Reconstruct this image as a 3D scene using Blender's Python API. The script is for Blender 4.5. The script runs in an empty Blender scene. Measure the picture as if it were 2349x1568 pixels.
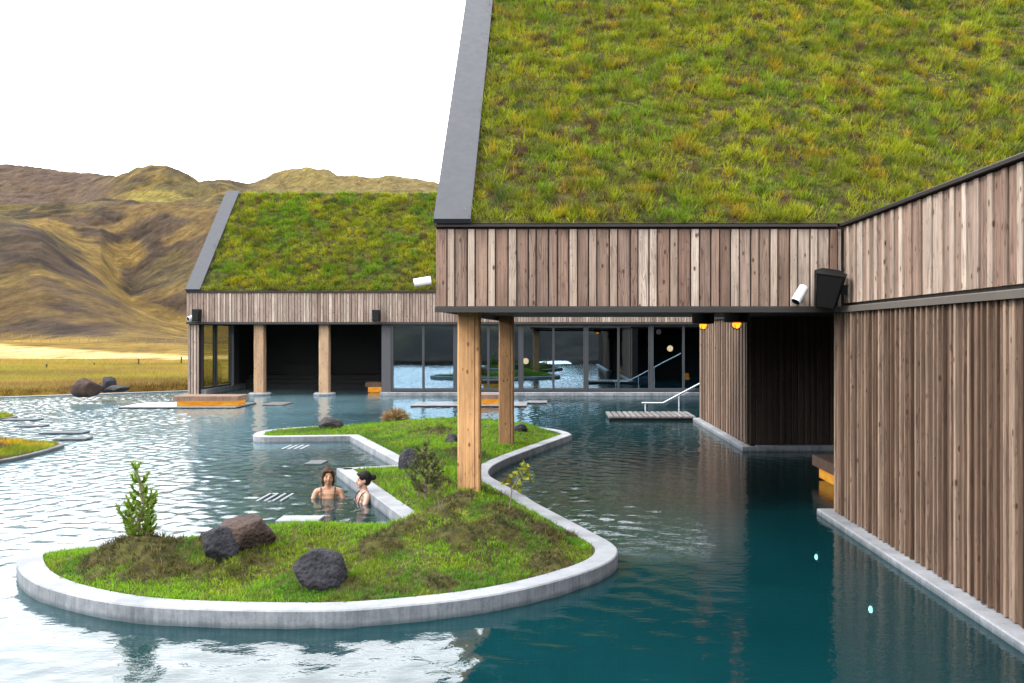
import bpy, bmesh, math, random
import numpy as np
from mathutils import Vector, Matrix

random.seed(7)
RNG = np.random.default_rng(11)
scene = bpy.context.scene
COL = scene.collection

# ------------------------------------------------------------------ camera
H, F, CX, CY = 2.4, 2150.0, 1268.0, 770.0      # eye height; focal length and principal point of the survey picture (2349 wide)
cam_data = bpy.data.cameras.new("camera")
cam = bpy.data.objects.new("camera", cam_data)
COL.objects.link(cam)
cam.location = (0, 0, H)
cam.rotation_euler = (math.radians(90), 0, 0)
cam_data.sensor_width = 36.0
cam_data.lens = F / 2349.0 * 36.0
cam_data.shift_x = -(CX - 1174.5) / 2349.0
cam_data.shift_y = -(784.0 - CY) / 2349.0
cam_data.clip_start = 0.05
cam_data.clip_end = 4000
scene.camera = cam

# ------------------------------------------------------------------ sky, sun, exposure
SUN_DIR = Vector((0.78, 0.30, -0.72)).normalized()      # travel direction of the light
sun_pos = -SUN_DIR
elev = math.asin(sun_pos.z)
world = bpy.data.worlds.new("World")
scene.world = world
world.use_nodes = True
wt = world.node_tree
wt.nodes.clear()
wo = wt.nodes.new("ShaderNodeOutputWorld")
wb = wt.nodes.new("ShaderNodeBackground")
wb.inputs["Strength"].default_value = 0.1
sky = wt.nodes.new("ShaderNodeTexSky")
sky.sky_type = 'NISHITA'
sky.sun_disc = False
sky.sun_elevation = elev
sky.sun_rotation = math.atan2(sun_pos.x, sun_pos.y)
wmix = wt.nodes.new("ShaderNodeMix"); wmix.data_type = 'RGBA'
wn = wt.nodes.new("ShaderNodeTexNoise"); wn.inputs["Scale"].default_value = 2.2; wn.inputs["Detail"].default_value = 5
wc = wt.nodes.new("ShaderNodeTexCoord")
wr = wt.nodes.new("ShaderNodeValToRGB")
wr.color_ramp.elements[0].position = 0.3; wr.color_ramp.elements[0].color = (14.5, 15.2, 16.2, 1)
wr.color_ramp.elements[1].position = 0.7; wr.color_ramp.elements[1].color = (18.5, 18.7, 19.0, 1)
wt.links.new(wc.outputs["Generated"], wn.inputs["Vector"])
wt.links.new(wn.outputs["Fac"], wr.inputs["Fac"])
wmix.inputs["Factor"].default_value = 0.92
wt.links.new(sky.outputs["Color"], wmix.inputs[6])
wt.links.new(wr.outputs["Color"], wmix.inputs[7])
wt.links.new(wmix.outputs[2], wb.inputs["Color"])
wt.links.new(wb.outputs["Background"], wo.inputs["Surface"])

sun_data = bpy.data.lights.new("sun", 'SUN')
sun_data.energy = 1.5
sun_data.angle = math.radians(14)
sun_data.color = (1.0, 0.95, 0.88)
sun_ob = bpy.data.objects.new("sun", sun_data)
COL.objects.link(sun_ob)
sun_ob.rotation_euler = SUN_DIR.to_track_quat('-Z', 'Y').to_euler()

scene.view_settings.view_transform = 'Standard'
scene.view_settings.look = 'None'
scene.view_settings.exposure = 1.72
scene.view_settings.gamma = 1.0
scene.view_settings.use_curve_mapping = False
scene.cycles.max_bounces = 6
scene.cycles.transparent_max_bounces = 8
scene.cycles.caustics_reflective = False
scene.cycles.caustics_refractive = False

# ------------------------------------------------------------------ helpers
def at(px, py, z=0.0):
    """survey pixel -> world point at height z (only for points below the horizon or with z given)"""
    d = F * (H - z) / (py - CY)
    return Vector(((px - CX) / F * d, d, z))

def X(px, d): return (px - CX) / F * d
def Z(py, d): return H - (py - CY) / F * d

def link(o, parent=None):
    COL.objects.link(o)
    if parent is not None: o.parent = parent
    return o

def tag(o, label=None, cat=None, group=None, kind=None):
    if label: o["label"] = label
    if cat: o["category"] = cat
    if group: o["group"] = group
    if kind: o["kind"] = kind
    return o

def empty(name, loc=(0, 0, 0), rz=0.0, label=None, cat=None, group=None):
    o = bpy.data.objects.new(name, None)
    o.location = loc; o.rotation_euler = (0, 0, rz)
    o.empty_display_size = 0.2
    link(o)
    return tag(o, label, cat, group)

def copy_tree(o, parent=None):
    c = o.copy(); COL.objects.link(c)
    if parent is not None: c.parent = parent
    for ch in list(o.children): copy_tree(ch, c)
    return c

class MB:
    """collects simple shapes, builds one mesh object"""
    def __init__(self): self.v = []; self.f = []; self.smooth = []
    def add(self, vs, fs, smooth=False):
        n = len(self.v); self.v += [tuple(p) for p in vs]
        for f in fs: self.f.append(tuple(i + n for i in f)); self.smooth.append(smooth)
        return self
    def box(self, x0, x1, y0, y1, z0, z1):
        vs = [(x0,y0,z0),(x1,y0,z0),(x1,y1,z0),(x0,y1,z0),(x0,y0,z1),(x1,y0,z1),(x1,y1,z1),(x0,y1,z1)]
        return self.add(vs, [(0,3,2,1),(4,5,6,7),(0,1,5,4),(1,2,6,5),(2,3,7,6),(3,0,4,7)])
    def cbox(self, x0, x1, y0, y1, z0, z1, b=0.01):
        """box with chamfered top edges"""
        vs = [(x0,y0,z0),(x1,y0,z0),(x1,y1,z0),(x0,y1,z0),
              (x0,y0,z1-b),(x1,y0,z1-b),(x1,y1,z1-b),(x0,y1,z1-b),
              (x0+b,y0+b,z1),(x1-b,y0+b,z1),(x1-b,y1-b,z1),(x0+b,y1-b,z1)]
        fs = [(0,3,2,1),(8,9,10,11)]
        for i in range(4):
            j = (i+1) % 4
            fs += [(i,j,4+j,4+i),(4+i,4+j,8+j,8+i)]
        return self.add(vs, fs)
    def prism(self, poly, z0, z1):
        n = len(poly)
        vs = [(x,y,z0) for x,y in poly] + [(x,y,z1) for x,y in poly]
        return self.add(vs, [tuple(range(n-1,-1,-1)), tuple(range(n,2*n))] + [(i,(i+1)%n,n+(i+1)%n,n+i) for i in range(n)])
    def tube(self, pts, rads, seg=8, caps=True):
        pts = [Vector(p) for p in pts]
        if not hasattr(rads, '__len__'): rads = [rads]*len(pts)
        vs = []; fs = []
        prev = None
        for i, p in enumerate(pts):
            t = (pts[min(i+1,len(pts)-1)] - pts[max(i-1,0)]).normalized()
            a = t.orthogonal().normalized() if prev is None else (prev - t*prev.dot(t)).normalized()
            prev = a; b = t.cross(a)
            for k in range(seg):
                an = 2*math.pi*k/seg
                vs.append(p + (a*math.cos(an) + b*math.sin(an))*rads[i])
        for i in range(len(pts)-1):
            for k in range(seg):
                j = (k+1) % seg
                fs.append((i*seg+k, i*seg+j, (i+1)*seg+j, (i+1)*seg+k))
        if caps:
            fs.append(tuple(range(seg-1,-1,-1))); fs.append(tuple(range((len(pts)-1)*seg, len(pts)*seg)))
        return self.add(vs, fs, True)
    def lathe(self, prof, center=(0,0,0), seg=24):
        cx, cy, cz = center; vs = []; fs = []
        for r, z in prof:
            for k in range(seg):
                an = 2*math.pi*k/seg
                vs.append((cx + r*math.cos(an), cy + r*math.sin(an), cz + z))
        for i in range(len(prof)-1):
            for k in range(seg):
                j = (k+1) % seg
                fs.append((i*seg+k, i*seg+j, (i+1)*seg+j, (i+1)*seg+k))
        fs.append(tuple(range(seg-1,-1,-1))); fs.append(tuple(range((len(prof)-1)*seg, len(prof)*seg)))
        return self.add(vs, fs, True)
    def ell(self, c, r, seg=16, rings=10, rot=None):
        vs = []; fs = []
        for i in range(rings+1):
            th = math.pi*i/rings
            for k in range(seg):
                an = 2*math.pi*k/seg
                p = Vector((r[0]*math.sin(th)*math.cos(an), r[1]*math.sin(th)*math.sin(an), r[2]*math.cos(th)))
                if rot is not None: p = rot @ p
                vs.append(p + Vector(c))
        for i in range(rings):
            for k in range(seg):
                j = (k+1) % seg
                fs.append((i*seg+k, (i+1)*seg+k, (i+1)*seg+j, i*seg+j))
        return self.add(vs, fs, True)
    def mesh(self, name, material):
        me = bpy.data.meshes.new(name)
        me.from_pydata(self.v, [], self.f)
        me.polygons.foreach_set("use_smooth", self.smooth)
        if material: me.materials.append(material)
        me.update()
        return me
    def build(self, name, material, parent=None, auto=True):
        me = self.mesh(name, material)
        if auto and any(self.smooth):
            try: me.set_sharp_from_angle(angle=math.radians(40))
            except Exception: pass
        return link(bpy.data.objects.new(name, me), parent)

def np_mesh(name, verts, loops, starts, totals, material, colors=None, smooth=False):
    me = bpy.data.meshes.new(name)
    me.vertices.add(len(verts)); me.vertices.foreach_set("co", np.asarray(verts, np.float32).ravel())
    me.loops.add(len(loops)); me.loops.foreach_set("vertex_index", np.asarray(loops, np.int32))
    me.polygons.add(len(starts)); me.polygons.foreach_set("loop_start", np.asarray(starts, np.int32))
    me.polygons.foreach_set("loop_total", np.asarray(totals, np.int32))
    me.polygons.foreach_set("use_smooth", np.full(len(starts), smooth))
    if colors is not None:
        ca = me.color_attributes.new("tint", 'FLOAT_COLOR', 'POINT')
        c = np.ones((len(verts), 4), np.float32); c[:, :3] = colors
        ca.data.foreach_set("color", c.ravel())
    me.materials.append(material)
    me.update(calc_edges=True); me.validate()
    return me

def grid_mesh(name, P, material, colors=None, mask=None, smooth=True):
    """P: (n,m,3) grid of points; mask: (n-1,m-1) cells to keep"""
    n, m = P.shape[:2]
    idx = np.arange(n*m).reshape(n, m)
    q = np.stack([idx[:-1,:-1], idx[:-1,1:], idx[1:,1:], idx[1:,:-1]], -1).reshape(-1, 4)
    if mask is not None: q = q[mask.ravel()]
    return np_mesh(name, P.reshape(-1,3), q.ravel(), np.arange(len(q))*4, np.full(len(q), 4), material,
                   None if colors is None else colors.reshape(-1,3), smooth)

def _hash(i, j, s):
    h = (i.astype(np.int64)*374761393 + j.astype(np.int64)*668265263 + s*1442695041) & 0x7fffffff
    h = ((h ^ (h >> 13))*1274126177) & 0x7fffffff
    return ((h ^ (h >> 16)) & 0xffff)/65535.0
def vnoise(x, y, s=0):
    xi = np.floor(x); yi = np.floor(y); fx = x-xi; fy = y-yi
    fx = fx*fx*(3-2*fx); fy = fy*fy*(3-2*fy)
    xi = xi.astype(np.int64); yi = yi.astype(np.int64)
    a = _hash(xi,yi,s); b = _hash(xi+1,yi,s); c = _hash(xi,yi+1,s); d = _hash(xi+1,yi+1,s)
    return (a*(1-fx)+b*fx)*(1-fy) + (c*(1-fx)+d*fx)*fy
def fbm(x, y, s=0, o=4):
    t = 0; a = 0.5; n = 0
    for k in range(o):
        t = t + a*vnoise(x*2**k + 17.3*k, y*2**k - 9.1*k, s+k); n += a; a *= 0.5
    return t/n
def sstep(a, b, x):
    t = np.clip((x-a)/(b-a), 0, 1); return t*t*(3-2*t)

def inside(poly, x, y):
    poly = np.asarray(poly); r = np.zeros(x.shape, bool)
    n = len(poly)
    for i in range(n):
        x0, y0 = poly[i]; x1, y1 = poly[(i+1) % n]
        if y0 == y1: continue
        c = ((y0 > y) != (y1 > y)) & (x < (x1-x0)*(y-y0)/(y1-y0) + x0)
        r ^= c
    return r
def edge_dist(poly, x, y):
    poly = np.asarray(poly); d = np.full(x.shape, 1e9); n = len(poly)
    for i in range(n):
        a = poly[i]; b = poly[(i+1) % n]; e = b-a; L = (e**2).sum()
        if L < 1e-12: continue
        t = np.clip(((x-a[0])*e[0] + (y-a[1])*e[1])/L, 0, 1)
        d = np.minimum(d, np.hypot(x-a[0]-t*e[0], y-a[1]-t*e[1]))
    return d

# ------------------------------------------------------------------ materials
class M:
    def __init__(self, name):
        self.m = bpy.data.materials.new(name); self.m.use_nodes = True
        self.t = self.m.node_tree; self.t.nodes.clear()
        self.out = self.n("ShaderNodeOutputMaterial")
    def n(self, kind, **kw):
        nd = self.t.nodes.new(kind)
        for k, v in kw.items():
            if k in nd.inputs: nd.inputs[k].default_value = v
            else: setattr(nd, k, v)
        return nd
    def l(self, a, b): self.t.links.new(a, b); return b
    def coord(self, which="Object", scale=None, jitter=False):
        c = self.n("ShaderNodeTexCoord").outputs[which]
        if jitter:
            oi = self.n("ShaderNodeObjectInfo")
            mm = self.n("ShaderNodeVectorMath", operation='MULTIPLY_ADD')
            mm.inputs[1].default_value = (37.0, 53.0, 71.0)
            cx = self.n("ShaderNodeCombineXYZ")
            for k in range(3): self.l(oi.outputs["Random"], cx.inputs[k])
            self.l(cx.outputs[0], mm.inputs[0]); self.l(c, mm.inputs[2]); c = mm.outputs[0]
        if scale is not None:
            s = self.n("ShaderNodeVectorMath", operation='MULTIPLY'); s.inputs[1].default_value = scale
            self.l(c, s.inputs[0]); c = s.outputs[0]
        return c
    def noise(self, vec, scale=5.0, detail=4.0, rough=0.55):
        n = self.n("ShaderNodeTexNoise"); n.inputs["Scale"].default_value = scale
        n.inputs["Detail"].default_value = detail; n.inputs["Roughness"].default_value = rough
        self.l(vec, n.inputs["Vector"]); return n.outputs["Fac"]
    def ramp(self, fac, stops):
        r = self.n("ShaderNodeValToRGB"); e = r.color_ramp.elements
        while len(e) < len(stops): e.new(0.5)
        for el, (p, c) in zip(e, stops):
            el.position = p; el.color = (*c, 1) if len(c) == 3 else c
        self.l(fac, r.inputs["Fac"]); return r.outputs["Color"]
    def mix(self, fac, a, b, mode='MIX'):
        x = self.n("ShaderNodeMix"); x.data_type = 'RGBA'; x.blend_type = mode
        for val, sock in ((fac, x.inputs["Factor"]), (a, x.inputs[6]), (b, x.inputs[7])):
            if hasattr(val, "links"): self.l(val, sock)
            elif isinstance(val, (int, float)): sock.default_value = val
            else: sock.default_value = (*val, 1)
        return x.outputs[2]
    def math(self, op, a, b=None, c=None):
        x = self.n("ShaderNodeMath", operation=op)
        for i, v in enumerate((a, b, c)):
            if v is None: continue
            if hasattr(v, "links"): self.l(v, x.inputs[i])
            else: x.inputs[i].default_value = v
        return x.outputs[0]
    def bump(self, h, strength=0.3, dist=0.01):
        b = self.n("ShaderNodeBump"); b.inputs["Strength"].default_value = strength; b.inputs["Distance"].default_value = dist
        self.l(h, b.inputs["Height"]); return b.outputs["Normal"]
    def principled(self, color, rough=0.7, metallic=0.0, normal=None, spec=None, emission=None, estr=0.0):
        p = self.n("ShaderNodeBsdfPrincipled")
        for v, s in ((color, "Base Color"), (rough, "Roughness"), (metallic, "Metallic")):
            if hasattr(v, "links"): self.l(v, p.inputs[s])
            elif isinstance(v, (int, float)): p.inputs[s].default_value = v
            else: p.inputs[s].default_value = (*v, 1)
        if spec is not None: p.inputs["Specular IOR Level"].default_value = spec
        if normal is not None: self.l(normal, p.inputs["Normal"])
        if emission is not None:
            p.inputs["Emission Color"].default_value = (*emission, 1); p.inputs["Emission Strength"].default_value = estr
        self.l(p.outputs[0], self.out.inputs["Surface"]); return p

def wood(name, tones, grain_dark=0.55, knot=(0.05, 0.03, 0.02), figure=0.35, jitter=True, rough=0.8, warm=(1,1,1)):
    m = M(name)
    c = m.coord("Object", None, jitter)
    def sc(v, s):
        x = m.n("ShaderNodeVectorMath", operation='MULTIPLY'); x.inputs[1].default_value = s; m.l(v, x.inputs[0]); return x.outputs[0]
    oi = m.n("ShaderNodeObjectInfo")
    n = len(tones)
    base = m.ramp(oi.outputs["Random"], [(i/max(1, n-1), tuple(v*k for v, k in zip(dim(t), warm))) for i, t in enumerate(tones)])
    g = m.noise(sc(c, (55, 55, 1.6)), 1.0, 5, 0.6)
    grain = m.ramp(g, [(0.3, (grain_dark,)*3), (0.62, (1.08,)*3)])
    col = m.mix(1.0, base, grain, 'MULTIPLY')
    fig = m.noise(sc(c, (9, 9, 0.9)), 1.0, 2, 0.5)
    sn = m.math('SINE', m.math('MULTIPLY', fig, 70.0))
    figm = m.ramp(sn, [(0.55, (1, 1, 1)), (0.95, (1-figure, 1-figure*1.1, 1-figure*1.15))])
    patch = m.ramp(m.noise(sc(c, (3, 3, 0.7)), 1.0, 3), [(0.42, (0, 0, 0)), (0.6, (1, 1, 1))])
    col = m.mix(patch, col, m.mix(1.0, col, figm, 'MULTIPLY'))
    blot = m.ramp(m.noise(sc(c, (5, 5, 2)), 1.0, 4), [(0.3, (0.78, 0.76, 0.75)), (0.7, (1.15, 1.13, 1.1))])
    col = m.mix(1.0, col, blot, 'MULTIPLY')
    vo = m.n("ShaderNodeTexVoronoi"); vo.inputs["Scale"].default_value = 1.0; vo.inputs["Randomness"].default_value = 1.0
    m.l(sc(c, (8.5, 8.5, 4.2)), vo.inputs["Vector"])
    kn = m.ramp(vo.outputs["Distance"], [(0.09, (1, 1, 1)), (0.17, (0, 0, 0))])
    col = m.mix(kn, col, knot)
    spk = m.ramp(m.noise(sc(c, (46, 46, 15)), 1.0, 1), [(0.70, (0, 0, 0)), (0.76, (.8, .8, .8))]); col = m.mix(spk, col, knot)
    nb = m.bump(m.math('SUBTRACT', g, m.math('MULTIPLY', sn, 0.06)), 0.5, 0.004)
    m.principled(col, rough, 0.0, nb, 0.25)
    return m.m

MAT = {}
ALB = 0.70          # measured tones below were taken one half stop brighter
def dim(c): return tuple(v*ALB for v in c)
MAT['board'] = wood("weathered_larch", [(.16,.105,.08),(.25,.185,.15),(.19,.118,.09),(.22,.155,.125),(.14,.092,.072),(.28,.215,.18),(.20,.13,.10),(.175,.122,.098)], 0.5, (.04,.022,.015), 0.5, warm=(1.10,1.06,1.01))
MAT['board_pale'] = wood("pale_weathered_larch", [(.30,.24,.20),(.38,.315,.27),(.25,.19,.155),(.34,.28,.24),(.42,.355,.31),(.23,.17,.14)], 0.6, warm=(1.10,1.06,1.01))
MAT['board_dark_pale'] = wood("pale_brown_larch", [(.27,.20,.155),(.36,.285,.235),(.20,.14,.105),(.31,.24,.195),(.15,.098,.07)], 0.5, warm=(.86,.78,.71))
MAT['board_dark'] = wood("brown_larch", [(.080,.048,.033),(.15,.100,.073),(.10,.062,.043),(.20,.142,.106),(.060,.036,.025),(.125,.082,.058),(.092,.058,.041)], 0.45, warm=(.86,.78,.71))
MAT['board_recess_shade'] = wood("recess_shade_larch", [(.035,.024,.018),(.055,.040,.030),(.022,.015,.011)], 0.5)  # the recess's shade is put into these board tones
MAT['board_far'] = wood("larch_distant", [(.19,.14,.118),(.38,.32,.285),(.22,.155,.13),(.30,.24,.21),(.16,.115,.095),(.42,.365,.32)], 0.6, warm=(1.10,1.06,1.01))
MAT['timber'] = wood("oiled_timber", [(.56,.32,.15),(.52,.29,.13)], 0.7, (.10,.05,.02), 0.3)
MAT['timber_shaded'] = wood("shaded_brown_timber", [(.27,.145,.062),(.30,.165,.075)], 0.7, (.06,.03,.015), 0.3)  # rear column: soffit shade is put into the timber colour
MAT['timber_far'] = wood("pale_timber", [(.36,.23,.14),(.40,.27,.165)], 0.7, (.10,.05,.02), 0.25)
MAT['plank'] = wood("grey_deck_plank", [(.22,.21,.21),(.18,.17,.17),(.26,.25,.25)], 0.6, rough=.3)
MAT['slab_wood'] = wood("brown_bench_top", [(.18,.11,.075),(.20,.125,.085)], 0.7)

def metal(name, c, rough=0.5, metallic=0.2, var=0.1, spec=0.4):
    m = M(name); c = dim(c)
    n = m.noise(m.coord("Object"), 1.7, 5)
    col = m.mix(n, tuple(v*(1-var) for v in c), tuple(v*(1+var) for v in c))
    r = m.math('MULTIPLY_ADD', m.noise(m.coord("Object"), 9, 3), 0.25, rough-0.12)
    m.principled(col, r, metallic, m.bump(m.noise(m.coord("Object"), 1.2, 2), 0.08, 0.02), spec); return m.m
MAT['zinc'] = metal("grey_standing_metal", (.034,.035,.043), 0.6, 0.1)
MAT['dark_trim'] = metal("dark_flashing", (.020,.015,.013), 0.6, 0.0, 0.1, 0.2)
MAT['grey_trim'] = metal("grey_flashing", (.026,.023,.021), 0.6, 0.0, 0.2, 0.25)
MAT['mid_trim'] = metal("weathered_flashing", (.085,.073,.062), .6, 0.0, .25, .25)
MAT['black'] = metal("black_plastic", (.004,.004,.0045), 0.55, 0.0, 0.1, 0.12)
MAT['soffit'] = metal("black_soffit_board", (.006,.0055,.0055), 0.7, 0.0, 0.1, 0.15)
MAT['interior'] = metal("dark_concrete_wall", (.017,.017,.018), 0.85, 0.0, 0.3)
MAT['panel_grey'] = metal("grey_wall_panel", (.045,.045,.05), 0.7, 0.0)
MAT['frame'] = metal("dark_window_frame", (.032,.034,.038), 0.45, 0.2)
MAT['steel'] = metal("brushed_steel", (.62,.63,.65), 0.3, 0.9)
MAT['white'] = metal("white_lacquer", (.80,.80,.80), 0.35, 0.0, 0.03)

def concrete(name, a, b, top=0.0):
    m = M(name); a, b = dim(a), dim(b)
    c = m.coord("Object")
    n1 = m.noise(c, 2.2, 6, 0.65)
    n2 = m.noise(m.coord("Object", (26, 26, 2.0)), 1.0, 4, 0.6)
    col = m.mix(m.ramp(n1, [(0.35, (0,0,0)), (0.65, (1,1,1))]), a, b)
    geo = m.n("ShaderNodeNewGeometry"); sep = m.n("ShaderNodeSeparateXYZ"); m.l(geo.outputs["Normal"], sep.inputs[0])
    side = m.math('SUBTRACT', 1.0, m.math('ABSOLUTE', sep.outputs[2]))
    blot = m.ramp(m.noise(c, 6.0, 5, .7), [(0.4, (.42,.46,.50)), (0.6, (.95,.95,.95))]); streak = m.mix(.55, blot, m.ramp(n2, [(0.35, (.45,.50,.54)), (0.62, (1.0,1.0,1.0))]))
    gp = m.n("ShaderNodeSeparateXYZ"); m.l(geo.outputs["Position"], gp.inputs[0]); wet = m.math('MULTIPLY_ADD', m.noise(c, 5, 3), .05, gp.outputs[2]); streak = m.mix(1.0, streak, m.ramp(wet, [(0.035, (.42,.50,.52)), (0.075, (1,1,1))]), 'MULTIPLY')
    col = m.mix(side, col, m.mix(1.0, col, streak, 'MULTIPLY'))
    pit = m.ramp(m.noise(c, 60, 2), [(0.3, (.75,.75,.75)), (0.42, (1,1,1))])
    col = m.mix(1.0, col, pit, 'MULTIPLY')
    m.principled(col, 0.75, 0.0, m.bump(m.noise(c, 35, 5), 0.35, 0.006), 0.35); return m.m
MAT['concrete'] = concrete("pale_pool_concrete", (.17,.18,.195), (.285,.293,.31))
MAT['concrete_dark'] = concrete("wet_dark_concrete", (.05,.053,.057), (.09,.094,.10))

def emis(name, c, s):
    m = M(name); s = s*ALB; e = m.n("ShaderNodeEmission"); e.inputs[0].default_value = (*c, 1); e.inputs[1].default_value = s
    m.l(e.outputs[0], m.out.inputs[0]); return m.m
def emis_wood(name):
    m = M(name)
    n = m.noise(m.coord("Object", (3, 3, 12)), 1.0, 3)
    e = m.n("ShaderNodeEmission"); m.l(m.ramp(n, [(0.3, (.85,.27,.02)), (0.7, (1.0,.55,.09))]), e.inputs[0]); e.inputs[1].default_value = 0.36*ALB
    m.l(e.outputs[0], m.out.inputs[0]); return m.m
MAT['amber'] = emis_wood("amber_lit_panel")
MAT['lamp_amber'] = emis("amber_lamp_glass", (1.0,.26,.012), 1.5)
MAT['lamp_warm'] = emis("warm_lamp_glass", (1.0,.72,.45), 2.0)
MAT['lamp_dim'] = emis("dim_lamp_glass", (.75,.78,.85), 0.12)
MAT['lamp_pool'] = emis("pool_lamp_glass", (1.0,.80,.72), 4.5)

def foliage(name, trans=0.25, rough=0.6, spec=0.3):
    m = M(name)
    a = m.n("ShaderNodeAttribute"); a.attribute_name = "tint"
    p = m.n("ShaderNodeBsdfPrincipled"); m.l(a.outputs["Color"], p.inputs["Base Color"])
    p.inputs["Roughness"].default_value = rough; p.inputs["Specular IOR Level"].default_value = spec
    t = m.n("ShaderNodeBsdfTranslucent"); m.l(a.outputs["Color"], t.inputs[0])
    x = m.n("ShaderNodeMixShader"); x.inputs[0].default_value = trans
    m.l(p.outputs[0], x.inputs[1]); m.l(t.outputs[0], x.inputs[2]); m.l(x.outputs[0], m.out.inputs[0]); return m.m
MAT['blades'] = foliage("grass_blades", 0.3, 0.6, 0.15)
MAT['needles'] = foliage("pine_needles", 0.15, 0.5, 0.35)

def soil(name, stops, scale=6.0):
    m = M(name)
    n = m.noise(m.coord("Object"), scale, 7, 0.65)
    m.principled(m.ramp(n, [(p, dim(c)) for p, c in stops]), 0.95, 0.0, m.bump(m.noise(m.coord("Object"), scale*4, 6), 0.8, 0.05), 0.1); return m.m
MAT['turf_soil'] = soil("mossy_turf_soil", [(0.25,(.020,.014,.010)),(0.42,(.040,.032,.014)),(0.56,(.058,.058,.012)),(0.75,(.085,.060,.036))])

def ground_mat():
    m = M("hill_ground")
    a = m.n("ShaderNodeAttribute"); a.attribute_name = "tint"
    c = m.coord("Object")
    c2 = m.coord("Object", (1.0, .27, .30))
    n1 = m.ramp(m.noise(c2, 0.45, 9, 0.8), [(0.36,(.48,.46,.44)),(0.64,(1.5,1.47,1.38))])
    n2 = m.ramp(m.noise(c2, 0.10, 8, 0.75), [(0.38,(.62,.58,.56)),(0.62,(1.32,1.32,1.25))])
    col = m.mix(1.0, a.outputs["Color"], n1, 'MULTIPLY'); col = m.mix(1.0, col, n2, 'MULTIPLY')
    m.principled(col, 0.95, 0.0, m.bump(m.noise(c2, 0.5, 9, 0.72), .75, 1.2), 0.05); return m.m
MAT['ground'] = ground_mat()

def rock_mat(name, dark, light, lichen=None):
    m = M(name); dark, light = dim(dark), dim(light); c = m.coord("Object", None, True)
    n = m.noise(c, 5, 8, 0.7)
    col = m.ramp(n, [(0.3, dark), (0.7, light)])
    if lichen: col = m.mix(m.ramp(m.noise(c, 3.0, 5), [(0.55,(0,0,0)),(0.7,(.8,.8,.8))]), col, lichen)
    vo = m.n("ShaderNodeTexVoronoi"); vo.inputs["Scale"].default_value = 26; m.l(c, vo.inputs["Vector"])
    pit = m.ramp(vo.outputs["Distance"], [(0.1,(.35,.35,.35)),(0.35,(1,1,1))])
    col = m.mix(0.7, col, m.mix(1.0, col, pit, 'MULTIPLY'))
    m.principled(col, 0.9, 0.0, m.bump(m.math('ADD', m.noise(c, 14, 8, 0.75), vo.outputs["Distance"]), 0.9, 0.03), 0.2); return m.m
MAT['rock_dark'] = rock_mat("dark_lava_rock", (.012,.012,.016), (.045,.043,.052))
MAT['rock_brown'] = rock_mat("red_brown_lava_rock", (.030,.019,.016), (.085,.054,.043))
MAT['rock_grey'] = rock_mat("grey_lava_rock", (.022,.020,.022), (.07,.064,.064))

def water_mat():
    m = M("milky_pool_water")
    c = m.coord("Object")
    w2 = m.noise(m.coord("Object", (1.0, 1.5, 1)), 9.0, 3, 0.55)
    b = m.n("ShaderNodeBump"); b.inputs["Distance"].default_value = 0.005; b.inputs["Strength"].default_value = .7
    m.l(w2, b.inputs["Height"])
    sep = m.n("ShaderNodeSeparateXYZ"); m.l(c, sep.inputs[0])
    milky_sheen = m.n("ShaderNodeMapRange"); milky_sheen.interpolation_type = 'SMOOTHSTEP'
    for i, v in ((1, -9.5), (2, -2.5), (3, 1.0), (4, 0.0)): milky_sheen.inputs[i].default_value = v
    m.l(m.math('ADD', sep.outputs[0], m.math('MULTIPLY_ADD', m.noise(c, 0.4, 4), 5.0, -2.5)), milky_sheen.inputs[0])
    clear = m.ramp(m.noise(c, 0.25, 3), [(0.3,(.0010,.017,.021)),(0.7,(.0026,.029,.034))])
    body = m.mix(milky_sheen.outputs[0], clear, (.095,.165,.190))  # paler towards the left: milky water plus sky reflection put into the colour
    dif = m.n("ShaderNodeBsdfDiffuse"); m.l(body, dif.inputs[0])
    tr = m.n("ShaderNodeBsdfTransparent"); tr.inputs[0].default_value = (.22,.62,.62,1)
    mx = m.n("ShaderNodeMixShader"); mx.inputs[0].default_value = 0.30
    m.l(dif.outputs[0], mx.inputs[1]); m.l(tr.outputs[0], mx.inputs[2])
    fr = m.n("ShaderNodeFresnel"); fr.inputs["IOR"].default_value = 1.34; m.l(b.outputs[0], fr.inputs["Normal"])
    gl = m.n("ShaderNodeBsdfGlossy"); gl.inputs["Roughness"].default_value = 0.01; gl.inputs[0].default_value = (1, 1, 1, 1); m.l(b.outputs[0], gl.inputs["Normal"])
    mx2 = m.n("ShaderNodeMixShader"); m.l(fr.outputs[0], mx2.inputs[0])
    m.l(mx.outputs[0], mx2.inputs[1]); m.l(gl.outputs[0], mx2.inputs[2])
    m.l(mx2.outputs[0], m.out.inputs[0]); return m.m
MAT['water'] = water_mat()

def glass_mat(name, refl, tint):
    m = M(name)
    tr = m.n("ShaderNodeBsdfTransparent"); tr.inputs[0].default_value = (*tint, 1)
    gl = m.n("ShaderNodeBsdfGlossy"); gl.inputs["Roughness"].default_value = 0.0
    gl.inputs[0].default_value = (.50,.72,.90,1)
    nb = m.bump(m.noise(m.coord("Object"), 0.8, 2), 0.05, 0.02); m.l(nb, gl.inputs["Normal"])
    x = m.n("ShaderNodeMixShader"); x.inputs[0].default_value = refl
    m.l(tr.outputs[0], x.inputs[1]); m.l(gl.outputs[0], x.inputs[2]); m.l(x.outputs[0], m.out.inputs[0]); return m.m
MAT['glass'] = glass_mat("coated_window_glass", 0.30, (.55,.58,.58))
MAT['glass_clear'] = glass_mat("clear_side_glass", 0.10, (.62,.64,.55))
MAT['glass_rail'] = glass_mat("balustrade_glass", 0.16, (.80,.84,.86))

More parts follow.
